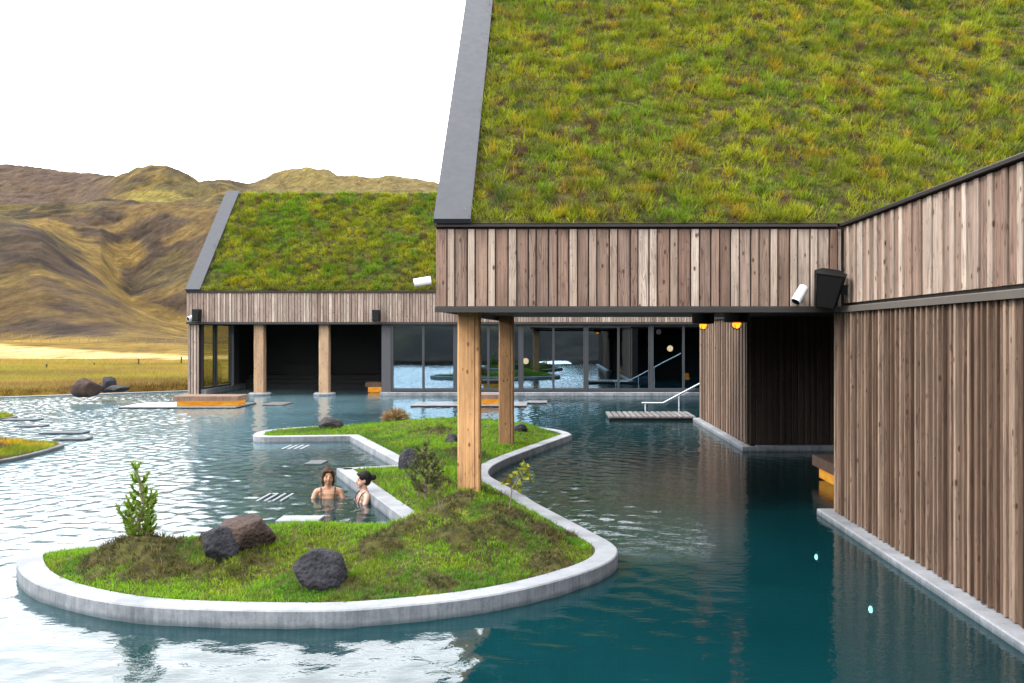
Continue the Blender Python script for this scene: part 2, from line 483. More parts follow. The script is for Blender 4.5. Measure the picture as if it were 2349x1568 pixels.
# ================================================================== SETTING: ground, hills, pool
def shore(x):
    return np.where(x < -14.6, 36.3 + (x + 21.4)*0.74, 47.0)
def pool_depth(x, y):
    """positive inside the pool / building footprint (metres from the bank)"""
    return np.minimum(np.minimum(x + 34.0, 13.0 - x), np.minimum(y + 3.0, shore(x) - y))

def lay(tab):
    a = np.array(tab, float); return a[:,0], a[:,1]
L = {
 165: lay([(-400,772),(0,778),(200,783),(420,790),(700,788),(2400,786)]),
 300: lay([(-400,430),(-100,470),(0,495),(60,510),(95,528),(150,580),(230,645),(300,702),(370,738),(430,760),(520,752),(700,735),(2400,720)]),
 365: lay([(-400,450),(0,524),(60,522),(110,524),(170,556),(232,590),(262,640),(300,672),(350,655),(430,640),(520,610),(700,600),(2400,640)]),
 520: lay([(-400,450),(0,477),(90,478),(164,476),(235,465),(341,469),(464,475),(560,470),(800,470),(1100,475),(2400,600)]),
 610: lay([(-400,470),(0,486),(164,484),(235,473),(341,476),(464,480),(560,474),(800,470),(1100,475),(2400,590)]),
 760: lay([(-400,430),(0,460),(100,470),(170,474),(205,458),(235,432),(262,411),(290,402),(314,391),(341,386),(382,387),(405,393),(430,405),(456,423),(470,418),(505,416),(530,424),(554,436),(620,440),(1100,442),(2400,560)]),
 950: lay([(-400,372),(0,380),(60,383),(123,391),(200,400),(259,410),(330,428),(456,428),(530,421),(565,428),(600,419),(618,408),(640,396),(690,390),(745,392),(775,405),(830,412),(862,413),(885,409),(920,411),(960,417),(1005,423),(1200,432),(2400,540)]),
}
LD = sorted(L)
def front_z(x, y):
    px = np.clip(CX + F*x/np.maximum(y, 1.0), -400, 2400)
    zs = [np.full(x.shape, 0.25), np.full(x.shape, 0.35)]
    ds = [45.0, 110.0]
    for d in LD:
        xs, ys = L[d]
        zs.append(H - (np.interp(px, xs, ys) - CY)/F*d); ds.append(float(d))
    ds.append(1500.0); zs.append(zs[-1]*0.55)
    zs = np.stack(zs, 0); out = np.full(x.shape, 0.25)
    for k in range(len(ds)-1):
        t = np.clip((y - ds[k])/(ds[k+1]-ds[k]), 0, 1)
        ts = t*0.6 + 0.4*t*t*(3-2*t)
        sel = y >= ds[k]
        out = np.where(sel, zs[k]*(1-ts) + zs[k+1]*ts, out)
    return out
def back_z(x, y):
    r = np.hypot(x, y); th = np.arctan2(x, y)
    hh = 8 + 20*fbm(th*2.2 + 5, np.zeros_like(th), 91, 3)
    near = 3*sstep(6, 60, -y)
    return 0.25 + near + hh*sstep(55, 330, r) - 15*sstep(500, 1400, r)
def terrain(x, y):
    u = np.abs(x)/np.maximum(y, 0.5)
    w = sstep(1.0, 1.9, u); w = np.where(y <= 0.5, 1.0, w)
    z = front_z(x, y)*(1-w) + back_z(x, y)*w
    r = np.hypot(x, y)
    am = sstep(150, 320, r)
    z = z + am*((fbm(x/60, y/150, 3, 5)-0.5)*0.007*np.minimum(r, 800)*(1-.5*sstep(600,900,r)) + (fbm(x/9, y/24, 8, 5)-0.5)*0.009*np.minimum(r, 500) + (np.abs(fbm(x/26, y/70, 12, 4)-.5))*.014*np.minimum(r,600))
    z = z + (1-am)*((fbm(x/7, y/7, 5, 4)-0.5)*0.35 + (fbm(x/1.3, y/1.3, 6, 3)-0.5)*0.10)*sstep(34, 60, r)
    pd = pool_depth(x, y)
    bank = sstep(-0.9, 0.5, -pd)            # 0 inside, 1 well outside
    return np.where(pd > 2.0, -1.7, -1.7*(1-bank) + (z + 0.02)*bank)

def build_terrain():
    us = np.concatenate([np.tan(np.linspace(-1.15, math.atan(-0.66), 60, endpoint=False)), np.arange(-0.66, -0.115, 0.0012), np.tan(np.linspace(math.atan(-0.115), 1.15, 90))])
    th_front = np.arctan(us)
    th_back = np.linspace(1.15, 2*math.pi - 1.15, 120)[1:]
    th = np.concatenate([th_front, th_back])          # ends where it began
    rs = np.concatenate([np.linspace(1.5, 33, 26, endpoint=False), np.linspace(33, 60, 90, endpoint=False), np.geomspace(60, 155, 70, endpoint=False), np.geomspace(155, 1020, 560, endpoint=False), np.geomspace(1020, 1500, 8)])
    R, T = np.meshgrid(rs, th, indexing='ij')
    # constant-depth rows in front, constant-radius rows elsewhere
    c = np.cos(T); k = np.where(c > 0.42, c, 0.42)
    x = R*np.sin(T)/k; y = R*np.cos(T)/k
    z = terrain(x, y)
    px = np.clip(CX + F*x/np.maximum(y, 1), -600, 2600); py = CY - (z-H)*F/np.maximum(y, 1)
    # plant cover -----------------------------------------------------
    brown = np.array([.046,.031,.020]); dark = np.array([.018,.013,.010]); olive = np.array([.070,.056,.017])
    yellow = np.array([.150,.098,.020]); straw = np.array([.46,.33,.15]); ochre = np.array([.25,.165,.032]); green = np.array([.21,.175,.020])
    n1 = fbm(x/30, y/75, 21, 6); n2 = fbm(x/7, y/18, 25, 5); n3 = fbm(x/120, y/120, 27, 3)
    def mx(a, b, t): return a*(1-t[...,None]) + b*t[...,None]
    one = np.ones(x.shape + (3,))
    colr = mx(one*brown, one*olive, sstep(0.46, 0.60, n1)*.75)
    colr = mx(colr, one*dark, sstep(0.50, 0.64, n2)*0.6)
    colr = mx(colr, one*yellow, sstep(0.54, 0.68, fbm(x/14, y/38, 33, 6))*0.4)
    gully = [(80,508),(125,525),(165,550),(200,570),(215,590),(232,600),(258,632),(262,655),(290,690),(350,722),(423,752),(500,775)]
    gw2 = edge_dist_open([(200,575),(235,600),(268,590),(300,575)], px, py)
    gd = edge_dist_open(gully, px, py)
    wob = (n2-0.5)*42 + (n1-0.5)*40
    colr = mx(colr, one*yellow, np.maximum(1-sstep(6, 26, gd + wob), 1-sstep(10, 36, gw2 + wob))*.62*sstep(180, 260, y)*(1-sstep(430, 520, y)))
    colr = mx(colr, one*yellow, sstep(690, 770, py + wob)*sstep(200, 320, px + wob)*sstep(160, 180, y)*0.55)
    # moss below the far knoll
    kd = np.hypot((px-355)/75, (py-452)/16)
    colr = mx(colr, one*np.array([.15,.125,.030]), (1-sstep(0.6, 1.2, kd))*sstep(540, 620, y)*0.8)
    colr = mx(colr, one*np.array([.135,.105,.032]), sstep(540, 640, px)*sstep(600, 800, y)*0.6)
    # meadow
    m = 1 - sstep(158, 176, y + (n2-0.5)*14)
    md = mx(one*ochre, one*green, sstep(0.42, 0.62, fbm(x/16, y/5, 41, 4)))
    md = mx(md, one*np.array([.11,.062,.022]), sstep(0.56, 0.7, fbm(x/9, y/3, 43, 4))*0.6)
    md = mx(md, one*yellow, sstep(55, 75, y)*0.5)
    lo = 78 + (px-0)*0.005; hi = np.interp(px, [-600, 0, 430, 2600], [170, 140, 98, 92])
    st = sstep(lo-3, lo+4, y + (n2-0.5)*6)*(1-sstep(hi-8, hi+2, y + (n2-0.5)*10))
    md = mx(md, one*straw, st)
    md = mx(md, one*yellow, sstep(1, 6, y-hi)*0.8)
    md = np.where((y < 1)[...,None], one*np.array([.035,.032,.014]), md)
    front = (y > 1)
    m = np.where(front, m, 1 - sstep(60, 150, np.hypot(x, y)))
    colr = mx(colr, md, m)*ALB
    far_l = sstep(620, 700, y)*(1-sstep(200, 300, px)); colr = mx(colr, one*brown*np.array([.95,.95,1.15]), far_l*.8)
    wb_ = np.where(y < 1, 1.0, sstep(1.0, 1.9, np.abs(x)/np.maximum(y, .5))); colr = mx(colr, mx(one*np.array([.044,.040,.016]), one*dark, sstep(.4,.6,n1)), wb_)
    split = int(np.searchsorted(rs, 160))
    P = np.stack([x, y, z], -1)
    me = grid_mesh("meadow", P[:split+1], MAT['ground'], colr[:split+1]); o = link(bpy.data.objects.new("meadow", me)); tag(o, "golden autumn meadow round the pool up to the foot of the hills", kind='structure')
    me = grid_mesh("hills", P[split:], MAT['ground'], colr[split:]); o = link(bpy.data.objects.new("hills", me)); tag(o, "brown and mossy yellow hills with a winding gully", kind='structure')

def edge_dist_open(pts, x, y):
    p = np.asarray(pts, float); d = np.full(x.shape, 1e9)
    for i in range(len(p)-1):
        a, b = p[i], p[i+1]; e = b-a; t = np.clip(((x-a[0])*e[0]+(y-a[1])*e[1])/(e**2).sum(), 0, 1)
        d = np.minimum(d, np.hypot(x-a[0]-t*e[0], y-a[1]-t*e[1]))
    return d
build_terrain()

# pool basin and water
m = M("teal_basin"); n_ = m.noise(m.coord("Object"), 0.8, 4)
m.principled(m.ramp(n_, [(0.3,(.015,.06,.065)),(0.7,(.03,.085,.09))]), 0.8); MAT['basin'] = m.m
o = MB().box(-35.5, 13, -3.2, 47, -1.5, -1.2).build("pool_floor", MAT['basin']); tag(o, "teal floor of the warm pool", kind='structure')
w_poly = [(-36,-4),(12,-4),(12,36.95),(-6.45,36.95),(-6.45,42.4),(-13.9,42.4),(-14.9,42.4),(-20,38.6),(-36,27)]
def shelter_amp(x, y):
    """the open pool is ruffled by the breeze, the channel between the walls lies sheltered"""
    a = 1 - .86*sstep(-.2, 2.2, x)*(1 - .45*sstep(14, 22, y))
    cove = np.exp(-((x+2.6)/1.6)**2 - ((y-14.5)/3.5)**2)
    return a*(1 - .35*cove)*(.6 + .7*fbm(x*.22, y*.22, 201, 3))
def wave_field(x, y):
    r = np.random.default_rng(5); z = np.zeros(x.shape)
    wind = math.radians(205); n = 60
    for k in range(n):
        lam = .16*(.58/.16)**r.uniform(0, 1); th = wind + r.normal(0, .75); kk = 2*math.pi/lam
        am = .0085*lam*(.45 + .55*min(1, .35/lam))/math.sqrt(n)*2.0
        ph = r.uniform(0, 6.283) + (fbm(x*.5, y*.5, 210+k % 5, 2)-.5)*3.0
        z += am*np.sin(kk*(x*math.cos(th) + y*math.sin(th)) + ph)
    return z*shelter_amp(x, y)*(.68 + .32*sstep(7.5, 13, y))
wx = np.concatenate([np.arange(-36, -25, .35), np.arange(-25, 6.0, .055), np.arange(6.0, 12.2, .3)])
wy = np.concatenate([np.arange(-4, 4, .3), np.arange(4, 42.5, .055)])
WX, WY = np.meshgrid(wx, wy, indexing='ij')
WI = inside(np.array(w_poly), WX, WY)
me = grid_mesh("water", np.stack([WX, WY, wave_field(WX, WY)], -1).transpose(1,0,2), MAT['water'], None, (WI[:-1,:-1] | WI[1:,:-1] | WI[1:,1:] | WI[:-1,1:]).T)
water = link(bpy.data.objects.new("water", me)); tag(water, "milky teal water of the geothermal pool", kind='structure')

# pale overflow lip along the meadow bank
lip = MB()
pts = [(-30.0, 29.1),(-24, 33.75),(-21.4, 35.72),(-18, 38.2),(-15.6, 40.0),(-14.6, 40.6)]
for (xa, ya), (xb, yb) in zip(pts[:-1], pts[1:]):
    lip.add([(xa,ya,.035),(xb,yb,.035),(xb-.18,yb+.32,.035),(xa-.18,ya+.32,.035),(xa,ya,-.6),(xb,yb,-.6),(xb-.18,yb+.32,-.6),(xa-.18,ya+.32,-.6)],
            [(0,1,2,3),(4,5,1,0),(7,3,2,6)])
o = lip.build("pool_edge", MAT['concrete']); tag(o, "thin pale concrete edge between the pool and the meadow", kind='structure')

# ================================================================== grass generator
def blades(name, pts, ups, n, length, width, tint, parent, spread=0.05, lean=0.6, seg=2, jitter=0.18, material=None):
    """tufts of n blades at every point; one mesh"""
    N = len(pts); K = N*n; tint = np.asarray(tint)*ALB
    p = np.repeat(pts, n, 0); up = np.repeat(ups, n, 0); Lg = np.repeat(length, n)*RNG.uniform(0.55, 1.15, K)
    c = np.repeat(tint, n, 0)*(1 + RNG.normal(0, jitter, (K, 1))) + RNG.normal(0, 0.006, (K, 3))
    c = np.clip(c, 0.004, 1)
    az = RNG.uniform(0, 2*np.pi, K)
    rad = np.stack([np.cos(az), np.sin(az), np.zeros(K)], 1)
    rad = rad - up*(rad*up).sum(1, keepdims=True)
    rad /= np.linalg.norm(rad, axis=1, keepdims=True) + 1e-9
    base = p + rad*(RNG.uniform(0, 1, K)*spread)[:,None]
    ln = RNG.uniform(0.2, 1.0, K)*lean
    d1 = up + rad*(ln*0.5)[:,None]; d1 /= np.linalg.norm(d1, axis=1, keepdims=True)
    d2 = up*0.65 + rad*(ln*1.6)[:,None]; d2 /= np.linalg.norm(d2, axis=1, keepdims=True)
    side = np.cross(d1, rad + RNG.normal(0, 0.6, (K, 3))); side /= np.linalg.norm(side, axis=1, keepdims=True) + 1e-9
    w = (width*RNG.uniform(0.6, 1.2, K))[:,None]
    if seg == 1:
        tip = base + d1*(Lg*0.5)[:,None] + d2*(Lg*0.5)[:,None]
        V = np.stack([base - side*w, base + side*w, tip], 1); nv = 3
        loops = np.arange(K*3); starts = np.arange(K)*3; totals = np.full(K, 3)
    else:
        mid = base + d1*(Lg*0.55)[:,None]; tip = mid + d2*(Lg*0.5)[:,None]
        V = np.stack([base - side*w, base + side*w, mid + side*w*0.8, mid - side*w*0.8, tip], 1); nv = 5
        b = np.arange(K)[:,None]*5
        loops = (b + np.array([[0,1,2,3, 3,2,4]])).ravel()
        starts = (np.arange(K)[:,None]*7 + np.array([[0,4]])).ravel(); totals = np.tile([4,3], K)
    me = np_mesh(name, V.reshape(-1,3), loops, starts, totals, material or MAT['blades'], np.repeat(c, nv, 0))
    o = link(bpy.data.objects.new(name, me), parent)
    o["kind"] = "stuff"
    return o

LIME = np.array([.31,.345,.012]); GRN = np.array([.125,.26,.012]); OCH = np.array([.46,.27,.014]); BRN = np.array([.125,.075,.042]); OLV = np.array([.185,.22,.011])
DGR = np.array([.035,.075,.020])
def palette(x, y, s, weights):
    """colour of each tuft from patchy species noise"""
    n = len(x); sc = s
    a = fbm(x*1.3*sc, y*1.3*sc, 51, 3); b = fbm(x*2.4*sc+9, y*2.4*sc, 57, 3); c = fbm(x*4*sc, y*4*sc+5, 61, 2); d = fbm(x*0.6*sc+3, y*0.6*sc, 67, 3)
    def mx(p, q, t): return p*(1-t[:,None]) + q*t[:,None]
    out = mx(np.tile(OLV, (n,1)), np.tile(LIME, (n,1)), sstep(0.42, 0.62, a))
    out = mx(out, np.tile(GRN, (n,1)), sstep(0.5, 0.66, d)*weights.get('green', 0.8))
    out = mx(out, np.tile(OCH, (n,1)), sstep(0.58, 0.72, b)*weights.get('ochre', 0.7))
    out = mx(out, np.tile(BRN, (n,1)), sstep(0.60, 0.74, c)*weights.get('brown', 0.7))
    out = mx(out, np.tile(DGR, (n,1)), sstep(0.66, 0.78, fbm(x*1.8*sc+31, y*1.8*sc, 71, 2))*weights.get('dark', 0.5))
    return out

# ================================================================== boards
_board_cache = {}
def board_mesh(w, t, h, mat):
    k = (round(w,3), round(t,3), round(h,3), mat)
    if k not in _board_cache:
        b = min(0.006, w*0.1)
        prof = [(-w/2,0),(-w/2,-t+b),(-w/2+b,-t),(w/2-b,-t),(w/2,-t+b),(w/2,0)]
        vs = [(x,y,0) for x,y in prof] + [(x,y,h) for x,y in prof]
        fs = [(5,4,3,2,1,0), (6,7,8,9,10,11)] + [(i,(i+1)%6,6+(i+1)%6,6+i) for i in range(6)]
        _board_cache[k] = MB().add(vs, fs).mesh("board", MAT[mat])
    return _board_cache[k]
def boards(parent, p0, rz, length, h, pattern, mat, name="board", hfun=None):
    """a run of upright boards from p0 along local +x (rotated rz), facing local -y"""
    c, s = math.cos(rz), math.sin(rz); x = 0; i = 0
    while x < length:
        w, t, gap = pattern(i)
        if x + w > length: w = length - x
        if w < 0.02: break
        o = bpy.data.objects.new(name, board_mesh(w, t, h, mat + '_pale' if (mat in ('board', 'board_dark') and _r.random() < (.75 if i % 2 else .12)) else mat))
        xm = x + w/2
        o.location = (p0[0] + c*xm, p0[1] + s*xm, p0[2]); o.rotation_euler = (0, 0, rz)
        link(o, parent)
        x += w + gap; i += 1
_r = random.Random(3)
def pat_main(i):
    return ((_r.choice([.128,.134,.14,.148]), .022, .017) if i % 2 == 0 else (_r.choice([.082,.088,.094]), .040, .014))
def pat_lower(i):
    return ((_r.choice([.062,.074,.086]), .020, .012) if i % 2 == 0 else (_r.choice([.027,.033,.04]), _r.choice([.042,.055]), .012))
def pat_far(i):
    return ((_r.choice([.115,.125]), .03, .016) if i % 2 == 0 else (.075, .05, .014))

# ================================================================== NEAR BUILDING
SOF = 2.79; FB = 2.725; FT = 3.80; X0 = -1.497; XW = 3.70; YF = 12.0
RIDGE_Y, RIDGE_Z, BACK_Y = 16.9, 8.70, 20.0
nb_ = empty("spa_building", (0, 0, 0), 0, "large near building with steep grass roof over grey timber fascia on posts", "building")
fas = MB().box(X0+.005, XW+.25, YF+.045, YF+.12, FB, FT-.01).build("fascia", MAT['dark_trim'], nb_)
boards(fas, (X0, YF+.044, FB+.05), 0, XW - X0, FT - FB - .09, pat_main, 'board')
MB().cbox(X0-.01, XW-.005, YF-.035, YF+.03, FB-.03, FB+.045).build("bottom_trim", MAT['grey_trim'], nb_)
MB().cbox(X0-.01, XW-.06, YF-.03, YF+.16, FT-.012, FT+.018).build("eave_trim", MAT['dark_trim'], nb_)
# soffit
MB().prism([(X0,YF+.125),(11,YF+.125),(11,20.0),(-1.13,20.0)], SOF, SOF+.06).build("soffit", MAT['soffit'], nb_)
MB().box(4.02, 11, 20.003, 26.2, SOF, SOF+.06).build("soffit", MAT['soffit'], nb_)
MB().prism([(X0+.01,YF+.125),(X0+.05,YF+.125),(-1.08,20.0),(-1.13,20.0)], FB-.02, SOF-.002).build("side_trim", MAT['dark_trim'], nb_)
# gable wall, back wall, flat-roofed wing
gw = MB().add([(X0+.02,YF+.13,SOF+.06),(X0+.02,BACK_Y,SOF+.06),(X0+.02,BACK_Y,FT),(X0+.02,RIDGE_Y,RIDGE_Z-.15),(X0+.02,YF+.13,FT-.05),
               (X0+.12,YF+.13,SOF+.06),(X0+.12,BACK_Y,SOF+.06),(X0+.12,BACK_Y,FT),(X0+.12,RIDGE_Y,RIDGE_Z-.15),(X0+.12,YF+.13,FT-.05)],
              [(0,4,3,2,1),(5,6,7,8,9),(0,1,6,5),(1,2,7,6)])
gw.build("gable_wall", MAT['board'], nb_)
MB().box(X0+.13, 11, BACK_Y-.1, BACK_Y, SOF+.062, FT+.1).build("back_wall", MAT['board'], nb_)
MB().box(4.02, 11, 20.005, 26.2, SOF+.062, FT).build("rear_wing", MAT['board_dark'], nb_)
# roof: sloped slab
XR = 11.0
rv = [(X0,YF+.02,FT+.036),(X0,RIDGE_Y,RIDGE_Z),(X0,BACK_Y+.1,FT+.12),(X0,BACK_Y+.1,FT-.02),(X0,RIDGE_Y,RIDGE_Z-.14),(X0,YF+.2,FT+.036)]
rv += [(XR,y,z) for _,y,z in rv]
roof = MB().add(rv, [(0,6,7,1),(1,7,8,2),(2,8,9,3),(3,9,10,4),(4,10,11,5),(5,11,6,0),(0,1,2,3,4,5),(11,10,9,8,7,6)]).build("roof", MAT['turf_soil'], nb_)
# metal verge: two shallow-folded strips up each slope
def verge(parent, x0, x1, yf, zf, yr, zr, yb, zb, up=.075):
    v = MB()
    sl = math.atan2(zr-zf, yr-yf); n = (-math.sin(sl)*up, math.cos(sl)*up)
    pts = [(yf-.03, zf-.01),(yr, zr)]
    a = [(x0-.02,pts[0][0],pts[0][1]),(x1,pts[0][0],pts[0][1]),(x1,yr,zr),(x0-.02,yr,zr)]
    b = [(x,y+n[0],z+n[1]) for x,y,z in a[:2]] + [(x,y,z+up*1.3) for x,y,z in a[2:]]
    v.add(a+b, [(4,5,6,7),(0,1,5,4),(1,2,6,5),(3,0,4,7)])
    c = [(x0-.02,yr,zr),(x1,yr,zr),(x1,yb,zb),(x0-.02,yb,zb)]; d = [(x,y,z+up*1.3) for x,y,z in c]
    v.add(c+d, [(4,5,6,7),(1,2,6,5),(3,0,4,7),(2,3,7,6)])
    return v.build("verge", MAT['zinc'], parent)
verge(nb_, X0, X0+.45, YF+.0, FT+.04, RIDGE_Y, RIDGE_Z, BACK_Y+.12, FT+.12)
# side walls along the channel
uw = MB().box(XW+.05, XW+.14, -1.5, YF+.03, FB+.03, FT-.01).build("upper_wall", MAT['dark_trim'], nb_)
boards(uw, (XW+.048, YF-.003, FB+.085), -math.pi/2, YF - 5.2, FT - FB - .11, pat_main, 'board')
MB().cbox(XW-.03, XW+.045, -1.5, YF-.04, FB-.03, FB+.045).build("wall_trim", MAT['mid_trim'], nb_)
MB().cbox(XW-.035, XW+.16, -1.5, YF-.02, FT-.008, FT+.035, .012).build("wall_coping", MAT['dark_trim'], nb_)
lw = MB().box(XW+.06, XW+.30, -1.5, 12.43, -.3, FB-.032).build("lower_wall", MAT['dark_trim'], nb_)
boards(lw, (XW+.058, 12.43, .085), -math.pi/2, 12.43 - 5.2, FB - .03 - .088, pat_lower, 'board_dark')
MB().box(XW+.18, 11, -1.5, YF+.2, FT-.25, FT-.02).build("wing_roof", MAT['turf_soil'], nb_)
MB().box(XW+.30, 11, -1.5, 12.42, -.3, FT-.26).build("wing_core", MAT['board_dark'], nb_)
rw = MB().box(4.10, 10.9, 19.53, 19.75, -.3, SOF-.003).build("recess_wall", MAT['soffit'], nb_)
boards(rw, (4.04, 19.528, .14), 0, 2.1, SOF - .145, pat_lower, 'board_recess_shade')
cw = MB().box(4.12, 4.4, 19.76, 26.15, -.3, SOF-.003).build("channel_wall", MAT['dark_trim'], nb_)
boards(cw, (4.118, 26.15, .11), -math.pi/2, 6.65, SOF - .115, lambda i: ((.19, .024, .016) if i % 2 == 0 else (.11, .045, .014)), 'board_dark')
def boards_run(parent, y0, y1, x, z, h, pattern, mat):
    """the same cladding carried on towards the viewer, beyond the picture's edge, as one part"""
    v = MB(); y = y0; i = 0
    while y > y1:
        w, t, g = pattern(i); v.box(x-t, x, y-w, y, z, z+h); y -= w+g; i += 1
    o = v.build("cladding", MAT[mat], parent); o["kind"] = "stuff"
boards_run(uw, 5.19, -1.5, XW+.048, FB+.085, FT-FB-.11, pat_main, 'board')
boards_run(lw, 5.19, -1.5, XW+.058, .085, FB-.118, pat_lower, 'board_dark')
# concrete ledges at the foot of the walls
for a in ((3.55, XW+.2, -1.5, 12.60, -1.2, .075), (3.92, 4.2, 19.36, 26.2, -1.2, .10), (4.201, 10.8, 19.36, 19.6, -1.2, .12)):
    MB().cbox(*a, .012).build("ledge", MAT['concrete'], nb_)
# near posts, solid sawn timber with a checked corner
def column_mesh(w, h, crack=True):
    v = MB(); b = w*.06; s = w/2
    if crack:
        prof = [(-s,-s+b),(-s+b,-s),(s*.52,-s),(s*.56,-s+.025),(s*.60,-s),(s-b,-s),(s,-s+b),(s,s-b),(s-b,s),(-s+b,s),(-s,s-b)]
    else:
        prof = [(-s,-s+b),(-s+b,-s),(s-b,-s),(s,-s+b),(s,s-b),(s-b,s),(-s+b,s),(-s,s-b)]
    n = len(prof); rows = 7; vs = []; fs = []
    for i in range(rows):
        z = h*i/(rows-1); k = 1 + .012*math.sin(i*2.1)
        vs += [(x*k, y*k, z) for x, y in prof]
    for i in range(rows-1):
        for j in range(n): fs.append((i*n+j, i*n+(j+1)%n, (i+1)*n+(j+1)%n, (i+1)*n+j))
    fs += [tuple(range(n-1,-1,-1)), tuple(range((rows-1)*n, rows*n))]
    return v.add(vs, fs)
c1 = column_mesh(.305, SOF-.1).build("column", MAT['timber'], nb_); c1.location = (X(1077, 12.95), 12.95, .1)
c2 = column_mesh(.305, SOF-.1).build("column", MAT['timber_shaded'], nb_); c2.location = (X(1162, 19.3), 19.3, .1)

# roof turf -----------------------------------------------------------
def slope_turf(parent, x0, x1, yf, zf, yr, zr, dens, n, Lm, W, scale, weights, seg, spread):
    A = (x1-x0)*math.hypot(yr-yf, zr-zf); N = int(A*dens)
    x = RNG.uniform(x0, x1, N); t = RNG.uniform(0.003, 1.0, N)
    y = yf + t*(yr-yf); z = zf + t*(zr-zf)
    s = t*math.hypot(yr-yf, zr-zf)
    keep = fbm(x*2.1*scale, s*2.1*scale, 81, 3) > RNG.uniform(0.12, 0.46, N)
    x, y, z, s = x[keep], y[keep], z[keep], s[keep]
    clump = fbm(x*3.1*scale, s*3.1*scale, 89, 3)
    th = math.atan2(zr-zf, yr-yf)
    up = np.array([0, -math.sin(th)*.8, math.cos(th)*.8 + .55]); up /= np.linalg.norm(up)
    P = np.stack([x, y, z], 1)
    Lg = Lm*(0.35 + 1.25*sstep(.3,.72,clump))
    return blades("turf", P, np.tile(up, (len(P),1)), n, Lg, W, palette(x, s, scale, weights), parent, spread, 0.75, seg)
zf0 = FT + .036
slope_turf(roof, X0+.44, XR, YF+.03, zf0, RIDGE_Y, RIDGE_Z, 560, 7, .115, .0062, 2.4, dict(ochre=.6, brown=1.0, green=.5, dark=.7), 1, .045)

# ================================================================== FAR BUILDING
fb = empty("lounge_building", (0, 0, 0), 0, "far low building with grass roof, glass front and open bathing bay", "building")
YB = 37.0; FXL, FXR = -14.46, 8.0; FBZ = 2.90; FTZ = 4.10; FRY, FRZ, FBY = 41.6, 8.70, 46.5
ffa = MB().box(FXL+.01, FXR, YB+.06, YB+.2, FBZ, FTZ-.01).build("fascia", MAT['dark_trim'], fb)
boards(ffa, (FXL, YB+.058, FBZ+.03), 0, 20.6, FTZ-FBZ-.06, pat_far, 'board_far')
MB().box(FXL-.01, FXR, YB-.01, YB+.056, FBZ-.06, FBZ+.025).build("bottom_trim", MAT['grey_trim'], fb)
MB().box(FXL-.01, FXR, YB-.01, YB+.2, FTZ-.02, FTZ+.05).build("eave_trim", MAT['dark_trim'], fb)
rv = [(FXL,YB+.02,FTZ+.052),(FXL,FRY,FRZ),(FXL,FBY,FTZ),(FXL,FBY,FTZ-.2),(FXL,FRY,FRZ-.2),(FXL,YB+.3,FTZ+.052)]
rv += [(FXR,y,z) for _,y,z in rv]
froof = MB().add(rv, [(0,6,7,1),(1,7,8,2),(2,8,9,3),(3,9,10,4),(4,10,11,5),(5,11,6,0),(0,1,2,3,4,5),(11,10,9,8,7,6)]).build("roof", MAT['turf_soil'], fb)
verge(fb, FXL, FXL+.56, YB, FTZ+.06, FRY, FRZ, FBY, FTZ+.02, .10)
slope_turf(froof, FXL+.55, 2.5, YB+.04, FTZ+.06, FRY, FRZ, 260, 7, .17, .012, 1.5, dict(ochre=.35, brown=.9, green=.8, dark=.7), 1, .08)
MB().add([(FXL+.03,YB+.2,FBZ),(FXL+.03,FBY-.1,FBZ),(FXL+.03,FBY-.1,FTZ),(FXL+.03,FRY,FRZ-.2),(FXL+.03,YB+.2,FTZ)], [(0,4,3,2,1)]).build("gable_wall", MAT['board_far'], fb)
MB().box(FXL+.05, FXR, YB+.205, FBY-.1, FBZ, FBZ+.06).build("soffit", MAT['soffit'], fb)
# bathing bay
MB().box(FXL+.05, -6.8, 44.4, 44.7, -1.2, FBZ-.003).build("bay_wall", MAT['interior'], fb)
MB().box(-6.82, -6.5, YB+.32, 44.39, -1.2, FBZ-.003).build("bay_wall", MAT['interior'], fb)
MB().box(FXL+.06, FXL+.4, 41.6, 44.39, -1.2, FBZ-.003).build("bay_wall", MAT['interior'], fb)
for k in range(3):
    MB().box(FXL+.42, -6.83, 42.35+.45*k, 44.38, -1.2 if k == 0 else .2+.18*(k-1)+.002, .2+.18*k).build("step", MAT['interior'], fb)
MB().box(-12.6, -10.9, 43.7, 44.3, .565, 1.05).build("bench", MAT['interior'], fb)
# corner with boards, side glazing
cpost = MB().box(FXL+.05, FXL+.42, YB+.12, YB+.4, -.6, FBZ-.06).build("corner_post", MAT['dark_trim'], fb)
boards(cpost, (FXL+.02, YB+.118, .03), 0, .43, FBZ-.12, lambda i: (.085, .03, .03), 'board_far')
XG = -14.02
MB().box(XG-.16, XG+.16, YB+.42, 42.3, -.6, .24).build("sill", MAT['concrete'], fb)
for ya, yb in ((37.45, 38.85), (38.95, 40.75)):
    wf = MB()
    wf.box(XG-.05, XG+.05, ya, ya+.09, .242, FBZ-.003).box(XG-.05, XG+.05, yb-.09, yb, .242, FBZ-.003)
    wf.box(XG-.05, XG+.05, ya+.09, yb-.09, .242, .32).box(XG-.05, XG+.05, ya+.09, yb-.09, FBZ-.09, FBZ-.003)
    w_ = wf.build("window", MAT['frame'], fb)
    MB().box(XG-.008, XG+.008, ya+.09, yb-.09, .32, FBZ-.09).build("pane", MAT['glass_clear'], w_)
MB().box(XG-.12, XG+.12, 40.85, 41.55, .242, FBZ-.003).build("pillar", MAT['panel_grey'], fb)
for px in (596.5, 745):
    c = column_mesh(.39, FBZ-.12, False).build("column", MAT['timber_far'], fb); c.location = (X(px, 37.45), 37.45, .12)
    f_ = MB().lathe([(.44,-1.2),(.44,.08),(.40,.12),(.05,.12)], (0,0,-.12), 20).build("footing", MAT['concrete'], c)
